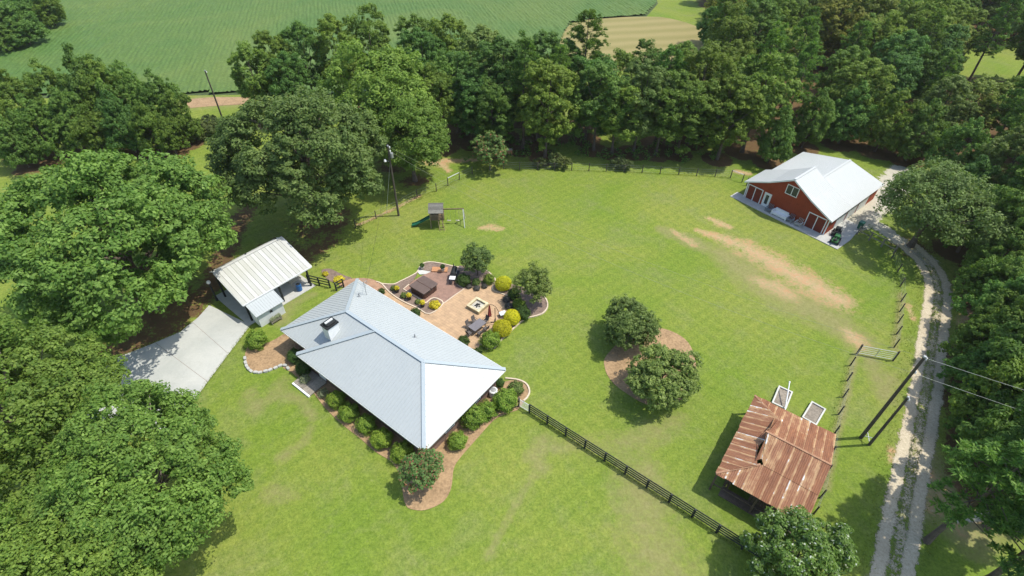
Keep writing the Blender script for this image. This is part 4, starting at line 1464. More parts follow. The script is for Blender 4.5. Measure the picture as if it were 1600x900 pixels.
def mower(label, at, rz, mat):
    t = thing('riding_mower', label, 'mower', (*at, 0.09), rz)
    MB().bevbox(-.32, .32, .15, .95, .35, .78, .1).build('hood', mat, t)
    MB().bevbox(-.38, .38, -.75, .13, .28, .48, .1).build('body', mat, t)
    MB().bevbox(-.24, .24, -.62, -.18, .482, .60, .06).build('seat', 'black', t)
    MB().bar((0, -.62, .58), (0, -.72, .95), .44, .08, (1, 0, 0)).build('seat_back', 'black', t)
    MB().bevbox(-.55, .55, -.30, .42, .10, .24, .1).build('mower_deck', 'black', t)
    MB().tube([(0, .12, .6), (0, -.06, .92)], .025, 6).build('steering_column', 'black', t)
    for x, y, r in ((-.42, .72, .19), (.42, .72, .19), (-.46, -.5, .27), (.46, -.5, .27)):
        s = 1 if x > 0 else -1
        MB().tube([(x - .09 * s, y, r), (x + .09 * s, y, r)], r, 14).build('wheel', 'black', t)


M['mowgreen'] = plain('tractor_green', (0.030, 0.13, 0.035), 0.45, 0.15, 3)
mower('dark riding mower parked beside the barn side wall', bl(13.1, 1.4), BA + 0.3, 'black')
mower('green riding mower parked on the apron corner', bl(13.8, -0.3), BA + 0.2, 'mowgreen')
bn = thing('wheelie_bin', 'dark green wheeled bin outside the garage doors', 'bin', (*bl(14.4, 5.2), 0.09), BA)
MB().poly([(-.24, -.26, .06), (.24, -.26, .06), (.24, .26, .06), (-.24, .26, .06), (-.3, -.34, 1.0), (.3, -.34, 1.0), (.3, .34, 1.0), (-.3, .34, 1.0)], [(3, 2, 1, 0), (4, 5, 6, 7), (0, 1, 5, 4), (1, 2, 6, 5), (2, 3, 7, 6), (3, 0, 4, 7)]).build('body', 'greenplastic', bn)
MB().bevbox(-.33, .33, -.37, .37, 1.002, 1.08, .05).build('lid', 'greenplastic', bn)
for s in (-1, 1):
    MB().tube([(s * .25, .3, .1), (s * .32, .3, .1)], .1, 10).build('wheel', 'black', bn)

# ------------------------------------------------------------------ tin shed
SO, SA = (16.41, 22.09), math.radians(-36.2)
shed = thing('tin_shed', 'old shed under a rusty tin hip roof', 'shed', (*SO, 0), SA)
sl, sw, s_e, s_r, ym = 6.85, 9.5, 2.6, 4.35, 4.78
gr = (s_r - s_e) / ym


def corr_sheet(p00, p10, p11, p01, name='roof_sheet', lift=0.0):
    """one corrugated tin sheet between four corners (p00-p10 low edge, p01-p11 high edge)"""
    b = MB()
    n = 10
    pts, fs = [], []
    p00, p10, p11, p01 = (np.array(p, float) for p in (p00, p10, p11, p01))
    for k in range(n + 1):
        t = k / n
        z = (0.028 if k % 2 else 0.0) + lift
        for a_, b_ in ((p00, p10), (p01, p11)):
            q = a_ + (b_ - a_) * t
            pts.append((q[0], q[1], q[2] + z))
    for k in range(n):
        fs.append((2 * k, 2 * k + 2, 2 * k + 3, 2 * k + 1))
    m_ = len(pts)
    pts += [(x, y, z - 0.012) for x, y, z in pts]
    fs += [tuple(m_ + i for i in reversed(f)) for f in fs]
    fs += [(0, 1, m_ + 1, m_), (2 * n + 1, 2 * n, m_ + 2 * n, m_ + 2 * n + 1)]
    # pivot at the low corner so each sheet has its own rust
    o = np.array(pts[0])
    b.poly([tuple(np.array(p) - o) for p in pts], fs)
    ob = b.build(name, 'rust', shed)
    wid, lg = np.linalg.norm(p10 - p00), max(np.linalg.norm(p01 - p00), np.linalg.norm(p11 - p10))
    uv = np.array([(wid * ((i % m_) // 2) / n, lg * (i % 2), 0) for i in range(len(pts))], np.float32)
    ob.data.attributes.new('sheet', 'FLOAT_VECTOR', 'POINT').data.foreach_set('vector', uv.reshape(-1))
    ob.location = tuple(o)
    return ob


def zf(y):
    return s_e + gr * y


def zbk(y):
    return s_e + gr * (2 * ym - y)


hipg = gr * 1.03
rsd = np.random.default_rng(12)
mid = 2.28
step = 0.685
ns = int(round(sl / step))
for k in range(ns):
    x0, x1 = k * sl / ns, (k + 1) * sl / ns + 0.04
    j = rsd.uniform(-0.05, 0.05)
    lf = 0.012 * (k % 2)
    # lower front row, cut by the hip line x = 1.15 y
    t0, t1 = min(mid + 0.1, x0 / 1.15), min(mid + 0.1, x1 / 1.15)
    corr_sheet((x0, -0.06 + j, zf(-0.06 + j)), (x1, -0.06 + j, zf(-0.06 + j)), (x1, max(t1, 0), zf(max(t1, 0))), (x0, max(t0, 0), zf(max(t0, 0))), lift=lf)
    if x1 > 2.0:
        # upper front row; the first sheet is cut along the open gable
        a0 = max(x0, 1.95)
        lo0 = mid if x0 > 2.6 else mid + 0.4
        corr_sheet((max(a0, 2.45 if x0 < 2.6 else a0), lo0, zf(lo0) + 0.03), (x1, mid, zf(mid) + 0.03), (x1, ym, zf(ym) + 0.03), (a0, ym, zf(ym) + 0.03), lift=lf)
    # back slope, lower and upper rows
    yb = 2 * ym - mid
    q0, q1 = max(yb - 0.1, sw - x0 / 1.15), max(yb - 0.1, sw - x1 / 1.15)
    corr_sheet((x1, sw + 0.06 + j, zbk(sw + 0.06 + j)), (x0, sw + 0.06 + j, zbk(sw + 0.06 + j)), (x0, min(q0, sw), zbk(min(q0, sw))), (x1, min(q1, sw), zbk(min(q1, sw))), lift=lf)
    if x1 > 2.0:
        a0 = max(x0, 1.95)
        corr_sheet((x1, yb, zbk(yb) + 0.03), (max(a0, 2.4) if x0 < 2.6 else a0, yb, zbk(yb) + 0.03), (a0, ym, zbk(ym) + 0.03), (x1, ym, zbk(ym) + 0.03), lift=lf)
nh = 14
for k in range(nh):
    y0, y1 = k * sw / nh, (k + 1) * sw / nh + 0.03

    def amax(y):
        m_ = min(1.15 * y, 1.15 * (sw - y), 2.62)
        if 2.2 < y < 5.6:
            m_ = min(m_, float(np.interp(y, [2.2, 3.85, 5.6], [2.25, 1.85, 2.5])))
        return max(m_, 0.02)
    j = rsd.uniform(-0.05, 0.04)
    corr_sheet((j, y1, s_e + hipg * j), (j, y0, s_e + hipg * j), (amax(y0), y0, s_e + hipg * amax(y0)), (amax(y1), y1, s_e + hipg * amax(y1)), lift=0.02 + 0.012 * (k % 2))
for p, q in (((0, 0, s_e + .05), (2.55, 2.24, zf(2.24) + .07)), ((0, sw, s_e + .05), (2.55, sw - 2.24, zbk(sw - 2.24) + .07)), ((1.9, ym, s_r + .07), (sl + .05, ym, s_r + .07))):
    o = MB().bar((0, 0, 0), tuple(np.array(q) - np.array(p)), .17, .03).build('ridge_cap', 'rustcap', shed)
    o.location = p
# frame and boarded walls
inx0, inx1, iny0, iny1 = 0.9, sl - 0.25, 1.0, sw - 0.9


def plank_wall(a, b, z0, z1, gap=()):
    a, b = np.array(a), np.array(b)
    ln = np.linalg.norm(b - a)
    n = int(ln / 0.22)
    mb = MB()
    for k in range(n):
        t0, t1 = k / n + 0.002, (k + 1) / n - 0.004
        if any(g0 < (t0 + t1) / 2 < g1 for g0, g1 in gap):
            continue
        p, q = a + (b - a) * t0, a + (b - a) * t1
        d = (b - a) / ln
        nrm = np.array([-d[1], d[0]]) * 0.025
        mb.prism([(*(p - nrm), z0), (*(q - nrm), z0), (*(q + nrm), z0), (*(p + nrm), z0)], (0, 0, z1 - z0 - (k % 3) * 0.015))
    o = mb.build('board_wall', 'darkwood', shed)
    o['kind'] = 'stuff'


plank_wall((inx0, iny0), (inx1, iny0), 0.1, 2.85, ((0.08, 0.34),))
plank_wall((inx0, iny1), (inx1, iny1), 0.1, 2.85)
plank_wall((inx0, iny0 + .05), (inx0, iny1 - .05), 0.1, 2.80)
plank_wall((inx1, iny0 + .05), (inx1, iny1 - .05), 0.1, 2.8)
plank_wall((sl - 0.25, 2.8), (sl - 0.25, 6.8), 2.8, 3.5)
for x, y in ((0.12, 0.12), (3.4, 0.12), (sl - .15, 0.12), (0.12, sw - .12), (3.4, sw - .12), (sl - .15, sw - .12)):
    MB().box(x - .08, x + .08, y - .08, y + .08, -0.05, s_e - 0.02).build('post', 'darkwood', shed)
MB().bar((0.14, 0.12, .95), (sl - .2, 0.12, .95), .06, .12).build('rail', 'darkwood', shed)
MB().bar((0.12, 0.14, s_e - .1), (0.12, sw - .14, s_e - .1), .1, .14).build('beam', 'darkwood', shed)
MB().box(inx0 - .02, inx1 + .02, -0.0, iny0 - .05, 0.0, 0.12).build('porch_floor', 'darkwood', shed)


# raised beds behind the shed
def raised_bed(label, corners):
    c = [G(*z5(*p), 0.3)[:2] for p in corners]
    o = np.mean(c, 0)
    d = c[1] - c[0]
    ang = math.atan2(d[1], d[0])
    lx, ly = np.linalg.norm(c[1] - c[0]), np.linalg.norm(c[2] - c[1])
    t = thing('raised_bed', label, 'planter', (*o, 0), ang)
    for x0, x1, y0, y1 in ((-lx / 2, lx / 2, -ly / 2, -ly / 2 + .14), (-lx / 2, lx / 2, ly / 2 - .14, ly / 2), (-lx / 2, -lx / 2 + .14, -ly / 2 + .142, ly / 2 - .142), (lx / 2 - .14, lx / 2, -ly / 2 + .142, ly / 2 - .142)):
        MB().box(x0, x1, y0, y1, 0, 0.34).build('side_board', 'concrete', t)
    MB().box(-lx / 2 + .141, lx / 2 - .141, -ly / 2 + .143, ly / 2 - .143, 0.0, 0.22).build('soil', 'soil', t)
    return t, o, ang


rb1, o1, a1 = raised_bed('pale raised bed with a leaning white pipe', [(470, 145), (555, 185), (600, 85), (513, 48)])
raised_bed('empty pale raised bed without a pipe', [(658, 235), (745, 285), (782, 178), (695, 137)])
p0, p1 = G(*z5(548, 200), .37), G(*z5(577, 24), 1.5)
pp = thing('pipe', 'white pipe leaning up across the raised bed', 'pipe', p0)
pv = p1 - p0
MB().tube([(0, 0, 0), tuple(pv)], 0.055, 8).build('tube', 'white', pp)
MB().tube([tuple(pv * 0.96), tuple(pv * 1.01)], 0.075, 8).build('end_cap', 'white', pp)

# ------------------------------------------------------------------ carport
cp = thing('carport', 'open carport under a ribbed pale tin roof', 'carport', (*CP_O, 0), CP_A)
c_e, c_r, c_y = 2.6, 4.0, 5.4
npan = 18
for k in range(npan):
    x0, x1 = -0.02 + 8.45 * k / npan, -0.02 + 8.45 * (k + 1) / npan
    # a panel is flat with a raised rib at its joint
    b = MB()
    b.prism([(x0, -.05, c_e), (x1 - .02, -.05, c_e), (x1 - .02 + .15, c_y, c_r), (x0 + .15, c_y, c_r)], (0, 0, 0.03))
    b.bar((x0 + .03, -.05, c_e + .045), (x0 + .18, c_y, c_r + .045), .07, .05)
    b.build('roof_panel', 'carroof' if k % 2 else 'carroof2', cp)
MB().prism([(0.13, c_y + .02, c_r + .01), (8.58, c_y + .02, c_r + .01), (8.58, 6.75, 3.35), (0.13, 6.75, 3.35)], (0, 0, 0.04)).build('rear_slope', 'carroof', cp)
MB().bar((0.1, c_y, c_r + .08), (8.6, c_y, c_r + .08), .28, .05).build('ridge_cap', 'carroof', cp)
MB().bar((-.05, -.07, c_e - .06), (8.45, -.07, c_e - .06), .06, .16).build('eave_board', 'white', cp)
for xa, xb in ((-.06, .1), (8.46, 8.62)):
    MB().bar((xa, -.05, c_e - .08), (xb, c_y, c_r - .08), .05, .2).build('rake_board', 'white', cp)
for x, y in ((0.25, 0.1), (4.2, 0.1), (7.75, 0.05), (0.35, 5.9), (4.2, 5.9), (8.0, 5.9)):
    MB().box(x - .09, x + .09, y - .09, y + .09, 0.0, c_e + (c_r - c_e) * min(y, c_y) / c_y - .04).build('post', 'black', cp)
MB().bar((0.2, 0.1, c_e - .14), (8.0, 0.1, c_e - .14), .1, .18).build('beam', 'black', cp)
MB().bar((0.3, 5.9, 3.58), (8.2, 5.9, 3.58), .1, .18).build('beam', 'black', cp)
# lean-to store on its lawn side
stt = thing('storage_hut', 'small white hut with a metal lean-to roof under the carport edge', 'hut', (*loc2w(CP_O, CP_A, 0.35, -1.6), 0.0), CP_A)
MB().box(0, 2.95, 0, 1.75, 0, 1.85).build('wall', 'paleblue', stt)
roof_plane(stt, [(-.18, -.25, 1.82), (3.12, -.25, 1.82), (3.12, 1.5, 2.42), (-.18, 1.5, 2.42)], 'roof', 'roofrib', 0, 0.28, thick=.06)
MB().box(-0.03, 0.0, 0.25, 1.1, 0.05, 1.75).build('door', 'white', stt)
star = MB()
pts = []
for k in range(10):
    a = math.pi / 2 + k * math.pi / 5
    r = 0.30 if k % 2 == 0 else 0.12
    pts.append((1.55 + r * math.cos(a), -0.004, 1.28 + r * math.sin(a)))
star.poly(pts + [(1.55, -0.07, 1.28)], [((k + 1) % 10, k, 10) for k in range(10)])
star.build('star_ornament', 'black', stt)
pb = thing('planter_bench', 'wooden trough of flowers below the star ornament', 'planter', (*loc2w(CP_O, CP_A, 1.9, -2.05), 0.0), CP_A)
MB().box(-.62, .62, -.2, .2, .25, .52).build('trough', 'greywood', pb)
for x in (-.55, .55):
    for y in (-.15, .15):
        MB().box(x - .04, x + .04, y - .04, y + .04, 0, .248).build('leg', 'greywood', pb)
rr = np.random.default_rng(4)
Pq = np.c_[rr.uniform(-.6, .6, 500), rr.uniform(-.22, .22, 500), .52 + rr.uniform(0, .25, 500)]
link('flowers', leaf_mesh('flowers', Pq, rr.normal(size=(500, 3)) * .5 + [0, 0, .7], .12, .08, 'silver', rr), pb)
ba = thing('barrel', 'blue plastic barrel standing on the carport floor', 'barrel', (*loc2w(CP_O, CP_A, 6.45, 0.35), 0.055))
MB().lathe([(.27, 0), (.31, .12), (.31, .42), (.325, .45), (.31, .48), (.31, .8), (.27, .92)], n=18).build('body', 'blue', ba)
MB().lathe([(.24, .921), (.24, .94)], n=18).build('lid', 'black', ba)
bk = thing('wall_bench', 'cream slatted bench behind the blue barrel', 'bench', (*loc2w(CP_O, CP_A, 6.9, 1.9), 0.055), CP_A)
for k in range(4):
    MB().box(-.7, .7, -.3 + k * .15, -.17 + k * .15, .42, .46).build('seat_slat', 'terracotta', bk)
for k in range(3):
    MB().bar((-.7, .34 + k * .04, .6 + k * .16), (.7, .34 + k * .04, .6 + k * .16), .03, .12).build('back_slat', 'terracotta', bk)
for x in (-.62, .62):
    MB().box(x - .03, x + .03, -.3, -.24, 0, .418).build('leg', 'terracotta', bk)
    MB().bar((x, .3, 0), (x, .44, .98), .06, .05, (1, 0, 0)).build('leg', 'terracotta', bk)
lp = thing('lamp_post', 'black lamp post with a white globe at the carport corner', 'lamp post', (*loc2w(CP_O, CP_A, -0.55, 6.1), 0))
MB().tube([(0, 0, -.05), (0, 0, 2.5)], [.11, .08], 10).build('post', 'black', lp)
MB().lathe([(.14, 0), (.14, .25)], n=12).build('base', 'black', lp)
MB().lathe([(.08, 2.5), (.18, 2.58), (.22, 2.7), (.18, 2.84), (.06, 2.92)], n=14).build('globe', 'white', lp)


# ------------------------------------------------------------------ fences
def board_fence(label, pts, hgt, nr, wdt=0.15, mat='blackwood', close=True):
    P = [np.array(p[:2], float) for p in pts]
    o = P[0]
    t = thing('board_fence', label, 'fence', (*o, 0))
    for i, p in enumerate(P):
        q = p - o
        MB().box(q[0] - .07, q[0] + .07, q[1] - .07, q[1] + .07, -.1, hgt + .05).build('post', mat, t)
        if i:
            a, b_ = P[i - 1] - o, q
            d = (b_ - a) / np.linalg.norm(b_ - a)
            nrm = np.array([-d[1], d[0]]) * 0.09
            for k in range(nr):
                z = hgt * (k + 1) / nr - wdt / 2
                MB().bar((*(a + d * .004 + nrm), z), (*(b_ - d * .004 + nrm), z), .035, wdt).build('rail', mat, t)
    return t


def line_pts(a, b, n):
    a, b = np.array(a[:2]), np.array(b[:2])
    return [a + (b - a) * i / n for i in range(n + 1)]


board_fence('long black four-board fence from the house across the lawn', line_pts(G(827, 645), G(1200, 884), 11), 1.22, 4)
gt = thing('lawn_gate', 'white metal gate between house bed and black board fence', 'gate', G(811, 635))
ge = G(826, 644) - G(811, 635)
gf = MB()
for z in (.15, 1.1):
    gf.tube([(0, 0, z), (ge[0], ge[1], z)], .035, 6)
for t_ in (0, 1):
    gf.tube([(ge[0] * t_, ge[1] * t_, .15), (ge[0] * t_, ge[1] * t_, 1.1)], .035, 6)
gf.build('frame', 'gate', gt)
for k in range(1, 5):
    MB().tube([(0, 0, .15 + k * .19), (ge[0], ge[1], .15 + k * .19)], .018, 5).build('bar', 'gate', gt)
MB().box(-.1, .05, -.08, .08, 0, 1.3).build('post', 'blackwood', gt)
board_fence('short black three-board fence between carport and brick path', line_pts(loc2w(CP_O, CP_A, 7.9, 0.7), G(*z1(385, 360)), 2), 1.2, 3)
board_fence('black fence stub against the back corner of the house', line_pts(G(*z1(425, 378)), G(*z1(470, 355)), 1), 1.2, 3)
board_fence('dark two-rail fence along the gravel beside the barn', line_pts(G(1339, 366), G(1396, 396), 3), 1.25, 2, 0.12, 'greywood')


def wire_fence(label, pts, hgt=1.25, nw=4, rail=()):
    P = [np.array(p[:2], float) for p in pts]
    o = P[0]
    t = thing('wire_fence', label, 'fence', (*o, 0))
    for i, p in enumerate(P):
        q = p - o
        MB().tube([(q[0], q[1], -.1), (q[0], q[1], hgt + .08)], [.075, .062], 8).build('post', 'pole', t)
    for k in range(nw):
        z = hgt * (k + 0.8) / nw
        MB().tube([(*(p - o), z) for p in P], .006, 4, False).build('wire', 'metalgrey', t)
    for i in rail:
        MB().tube([(*(P[i] - o), hgt), (*(P[i + 1] - o), hgt)], .05, 6).build('rail', 'gate', t)
    return t


wire_fence('wire fence of wooden posts beside the gravel track above the field gate', [G(*p) for p in [(1393, 403), (1402, 425), (1406, 448), z6(410, 165), z6(403, 217), z6(395, 272), z6(388, 330), z6(375, 395)]])
wire_fence('wire fence of wooden posts from the field gate down behind the shed', [G(*p) for p in [z6(155, 487), z6(140, 563), z6(120, 645), z6(97, 732), z6(75, 830), z5(815, 450), z5(790, 560), z5(755, 705), z5(715, 800)]])
wire_fence('back wire fence along the foot of the tree line', [G(*p) for p in [(787, 264), (812, 265), (840, 265.5), (866, 266), (893, 266.5), (920, 267), (947, 268), (975, 269), (1003, 270), (1031, 272), (1060, 273), (1088, 275), (1117, 276), (1141, 278)]])
wire_fence('wire fence with one pale top rail between utility pole and red-tipped tree', [G(*p) for p in [(556, 356), (588, 342), (622, 325), (652, 308), (682, 299), (700, 290), (718, 281), (738, 272)]], 1.25, 3, (5,))
wire_fence('two-post fence stub joining the barn to the tree line', [G(*p) for p in [(1141, 278), (1159, 285), (1166, 290)]], 1.3, 2, (0,))


def tube_gate(name, label, a, b, hgt, mat='gate'):
    a, b = np.array(a[:2]), np.array(b[:2])
    d = b - a
    ln = np.linalg.norm(d)
    t = thing(name, label, 'gate', (*a, 0), math.atan2(d[1], d[0]))
    f = MB()
    f.tube([(0.08, 0, .2), (ln - .08, 0, .2)], .03, 6).tube([(0.08, 0, hgt), (ln - .08, 0, hgt)], .03, 6)
    f.tube([(0.08, 0, .2), (0.08, 0, hgt)], .03, 6).tube([(ln - .08, 0, .2), (ln - .08, 0, hgt)], .03, 6)
    f.build('frame', mat, t)
    for k in range(1, 4):
        MB().tube([(0.1, 0, .2 + (hgt - .2) * k / 4), (ln - .1, 0, .2 + (hgt - .2) * k / 4)], .018, 5).build('bar', mat, t)
    MB().bar((ln / 2, 0, .2), (ln / 2, 0, hgt), .04, .04, (1, 0, 0)).build('brace', mat, t)
    for x in (0, ln):
        MB().tube([(x, 0, -.1), (x, 0, hgt + .2)], .09, 8).build('post', 'pole', t)


tube_gate('field_gate', 'galvanised farm gate between the two wire fences', G(*z6(188, 428)), G(*z6(370, 462)), 1.25)
wire_fence('short wire fence joining the field gate to the lower fence', [G(*z6(186, 430)), G(*z6(155, 487))], 1.25, 3)

# ------------------------------------------------------------------ poles and wires
pR = G(1345, 684)
pL = G(623, 337)
pLL = G(348, 186)


def utility_pole(label, at, h, r, extras=()):
    t = thing('utility_pole', label, 'utility pole', at)
    MB().tube([(0, 0, -.2), (0, 0, h * .5), (0, 0, h)], [r, r * .85, r * .68], 10).build('pole', 'pole', t)
    MB().lathe([(r * .9, h), (r * .7, h + .12)], n=10).build('cap', 'metalgrey', t)
    for z in extras:
        MB().lathe([(.05, 0), (.09, .06), (.05, .12), (.09, .18), (.04, .26)], (r + .06, 0, z), 8).build('insulator', 'white', t)
    return t


HR, HL = 11.0, 10.4
utility_pole('tall dark utility pole between the tin shed and the gravel track', pR, HR, .155, (HR - .3, 9.1))
utility_pole('shorter dark pole standing close beside the tall utility pole', G(1358, 695), 6.9, .13, (6.5,))
up = utility_pole('utility pole with a lamp beside the spreading yard oak', pL, HL, .15, (HL - .3, HL - .8))
MB().tube([(0, 0, HL - 2.2), (-.5, -.1, HL - 1.9)], .03, 6).build('lamp_arm', 'metalgrey', up)
MB().lathe([(.12, 0), (.2, .1), (.14, .28), (.06, .36)], (-.6, -.1, HL - 2.15), 12).build('lamp_head', 'white', up)
MB().lathe([(.2, 0), (.22, .1), (.22, .6), (.18, .7)], (.32, 0, HL - 1.6), 12).build('transformer', 'metalgrey', up)
utility_pole('bare utility pole at the near edge of the crop field', pLL, 8.5, .15, (8.2,))
br = thing('pole_brace', 'white cross brace between the two dark poles', 'brace', (*pR[:2], 0))
db = G(1358, 695) - pR
MB().bar((0.15, -.05, .35), (db[0] - .1, db[1] + .1, .95), .05, .05).build('bar', 'white', br)
MB().bar((0.15, -.05, .95), (db[0] - .1, db[1] + .1, .35), .05, .05).build('bar', 'white', br)


M['oldwire'] = plain('weathered_wire', (0.26, 0.28, 0.16), 0.7, 0.1, 2)


def cable(label, a, b, sag, r=.011, mat='wire'):
    a, b = np.array(a, float), np.array(b, float)
    pts = []
    for i in range(33):
        t = i / 32
        p = a + (b - a) * t
        p[2] -= sag * 4 * t * (1 - t)
        pts.append(tuple(p - a))
    o = MB().tube(pts, r, 5).build('overhead_wire', mat)
    o.location = tuple(a)
    tag(o, label, 'wire')


tR, tL = np.array([*pR[:2], HR - .05]), np.array([*pL[:2], HL - .05])
cable('upper power line over the lawn between the two utility poles', tL, tR, 1.6, .010, 'oldwire')
cable('lower power line over the lawn between the two utility poles', tL - [0, 0, .55], tR - [0, 0, 1.8], 2.2, .012, 'oldwire')
cable('upper power line from the tall dark pole into the woods', tR, (95, 0.5, 10.8), 1.4)
cable('lower power line from the tall dark pole into the woods', tR - [0, 0, 1.8], (92, 0.2, 9.0), 1.4)
cable('service cable from the oak-side pole down to the house roof', tL - [0, 0, 1.0], (*hl(17.5, 1.5), 4.3), .7, .012, 'black')
cable('slanting guy wire beside the oak-side utility pole', tL - [0, 0, 2.0], (*G(604, 334)[:2], 0), 0.0, .02)

# ------------------------------------------------------------------ patio furniture
PZ = 0.05


def at3(x, y, h=0.0):
    return G(*z3(x, y), h)


# hot tub on the terrace: corners read at the foot
tc = [at3(268, 395, .08), at3(378, 460, .08), at3(503, 388, .08)]
e1, e2 = tc[1] - tc[0], tc[2] - tc[1]
tang = math.atan2(e1[1], e1[0])
tcen = (tc[0] + tc[2]) / 2
tub = thing('hot_tub', 'square hot tub with a folded brown cover on the terrace', 'hot tub', (tcen[0], tcen[1], .075), tang)
tw = 1.12
MB().bevbox(-tw, tw, -tw, tw, 0, .82, .30, 5).build('cabinet', 'tubside', tub)
for s in (-1, 1):
    y0, y1 = (0.012, tw + .07) if s > 0 else (-tw - .07, -.012)
    b = MB()
    b.bevbox(-tw - .07, tw + .07, y0, y1, .822, .97, .16, 4)
    b.build('cover_half', 'tubcover', tub)
MB().bar((-tw - .02, 0, .95), (tw + .02, 0, .95), .05, .07).build('cover_hinge', 'tubside', tub)
MB().bar((tw + .09, -.7, .72), (tw + .09, .1, .72), .03, .05).build('cover_handle', 'black', tub)
MB().tube([(tw + .1, .5, .2), (tw + .25, .5, .9), (tw + .1, .9, .95)], .02, 6).build('cover_lifter', 'black', tub)

# smoker grill
gp = at3(622, 330, .08)
gl_ = thing('smoker_grill', 'black barrel smoker grill with a white side tray on the terrace', 'grill', (gp[0], gp[1], .075), math.radians(85))
MB().tube([(.35, 0, .95), (1.55, 0, .95)], .33, 16).build('barrel', 'black', gl_)
MB().tube([(1.552, 0, .75), (2.0, 0, .75)], .26, 14).build('fire_box', 'black', gl_)
MB().tube([(1.35, .05, 1.25), (1.35, .05, 1.85)], .06, 8).build('chimney', 'black', gl_)
MB().box(-.28, .33, -.34, .34, .78, .84).build('side_tray', 'white', gl_)
MB().box(.4, 1.5, -.62, -.36, .72, .76).build('front_shelf', 'black', gl_)
MB().bar((.55, -.36, 1.08), (1.35, -.36, 1.08), .03, .04).build('handle', 'metalgrey', gl_)
for x in (-.2, 1.5):
    for y in (-.28, .28):
        MB().box(x - .03, x + .03, y - .03, y + .03, 0.0, .78).build('leg', 'black', gl_)
for y in (-.34, .34):
    MB().tube([(1.75, y - .04, .16), (1.75, y + .04, .16)], .16, 12).build('wheel', 'black', gl_)

# fire pit of stone blocks
fc = (at3(738, 540, 0) + at3(918, 520, 0)) / 2
fd = at3(840, 597) - at3(738, 540)
fang = math.atan2(fd[1], fd[0])
fp_ = thing('fire_pit', 'square cream stone fire pit in the middle of the patio', 'fire pit', (fc[0], fc[1], PZ), fang)
q, wq = .90, .26
for s in range(4):
    for c in range(3):
        for k in range(4):
            ln = (2 * q - wq) / 4
            x0 = -q + k * ln + (ln / 2 if c % 2 and False else 0)
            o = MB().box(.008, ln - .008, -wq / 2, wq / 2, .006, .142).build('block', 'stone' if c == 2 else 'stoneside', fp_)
            a = s * math.pi / 2
            o.rotation_euler = (0, 0, a)
            px_, py_ = x0, -q + wq / 2
            o.location = (px_ * math.cos(a) - py_ * math.sin(a), px_ * math.sin(a) + py_ * math.cos(a), c * .15)
MB().box(-q + wq, q - wq, -q + wq, q - wq, 0, .20).build('gravel_fill', 'gravel', fp_)
for k in range(5):
    a = k * 1.256
    MB().tube([(.05 * math.cos(a + 1), .05 * math.sin(a + 1), .48), (.34 * math.cos(a), .34 * math.sin(a), .23)], .05, 7).build('log', 'black', fp_)

# dining table, six chairs
tcn = (at3(750, 690, .75) + at3(898, 660, .75)) / 2
td = at3(895, 655, .75) - at3(800, 728, .75)
tan_ = math.atan2(td[1], td[0])
dt = thing('dining_table', 'grey rectangular patio table with chairs around it', 'table', (tcn[0], tcn[1], PZ), tan_)
MB().bevbox(-.88, .88, -.52, .52, .70, .74, .08).build('table_top', 'mesh', dt)
for x in (-.75, .75):
    for y in (-.42, .42):
        MB().tube([(x, y, 0), (x, y, .70)], .03, 6).build('leg', 'black', dt)
M['chairmesh'] = plain('dark_mesh_seat', (0.11, 0.095, 0.085), 0.7, 0.2, 6)


def patio_chair(label, x, y, rz, group=None):
    c, s = math.cos(tan_), math.sin(tan_)
    t = thing('patio_chair', label, 'chair', (tcn[0] + x * c - y * s, tcn[1] + x * s + y * c, PZ), tan_ + rz, group)
    MB().bevbox(-.24, .24, -.24, .24, .40, .44, .05).build('seat', 'chairmesh', t)
    MB().bar((0, .24, .44), (0, .36, .95), .48, .03, (0, 1, 0)).build('backrest', 'chairmesh', t)
    for sx in (-.24, .24):
        MB().tube([(sx, -.22, 0), (sx, -.22, .62), (sx, .28, .66)], .018, 5).build('arm', 'black', t)
        MB().tube([(sx, .30, 0), (sx, .24, .42)], .018, 5).build('leg', 'black', t)


lbl = 'dark mesh chair pulled up to a long side of the patio table'
for x in (-.45, .45):
    patio_chair(lbl, x, .82, 0, 'chairs on the long sides of the patio table')
    patio_chair(lbl, x, -.82, math.pi, 'chairs on the long sides of the patio table')
patio_chair('dark mesh chair at the table end towards the house', -1.25, 0, math.pi / 2)
patio_chair('dark mesh chair at the table end towards the folded umbrella', 1.25, 0, -math.pi / 2)

# cantilever umbrella, closed
ub = G(*zp(580, 650), PZ)
um = thing('cantilever_umbrella', 'closed red cantilever umbrella hanging from a curved dark arm', 'umbrella', (ub[0], ub[1], PZ), 0)
MB().bar((-.5, 0, .04), (.5, 0, .04), .1, .06).build('base', 'black', um)
MB().bar((0, -.5, .105), (0, .5, .105), .1, .06).build('base', 'black', um)
MB().tube([(0, 0, .1), (0, 0, 1.5), (0.0, 0, 2.2)], .04, 8).build('pole', 'black', um)
MB().tube([(.5, -.3, 1.1), (.42, -.2, 1.8), (0.1, 0, 2.35), (-.25, .1, 2.55), (-.6, .2, 2.5)], .03, 7).build('arm', 'black', um)
can = MB()
n = 12
prf = [(.03, 2.45), (.10, 2.2), (.16, 1.7), (.2, 1.2), (.26, .85), (.2, .78)]
for r, z in prf:
    for k in range(n):
        a = 2 * math.pi * k / n
        rr_ = r * (1.0 if k % 2 else .62)
        can.v.append((-.6 + rr_ * math.cos(a), .2 + rr_ * math.sin(a), z))
for i in range(len(prf) - 1):
    for k in range(n):
        can.f.append((i * n + (k + 1) % n, i * n + k, (i + 1) * n + k, (i + 1) * n + (k + 1) % n))
can.build('canopy', 'red', um)
stb = thing('side_table', 'small pale side table behind the golden shrub', 'table', (*G(*zp(662, 575), .1)[:2], PZ), .5)
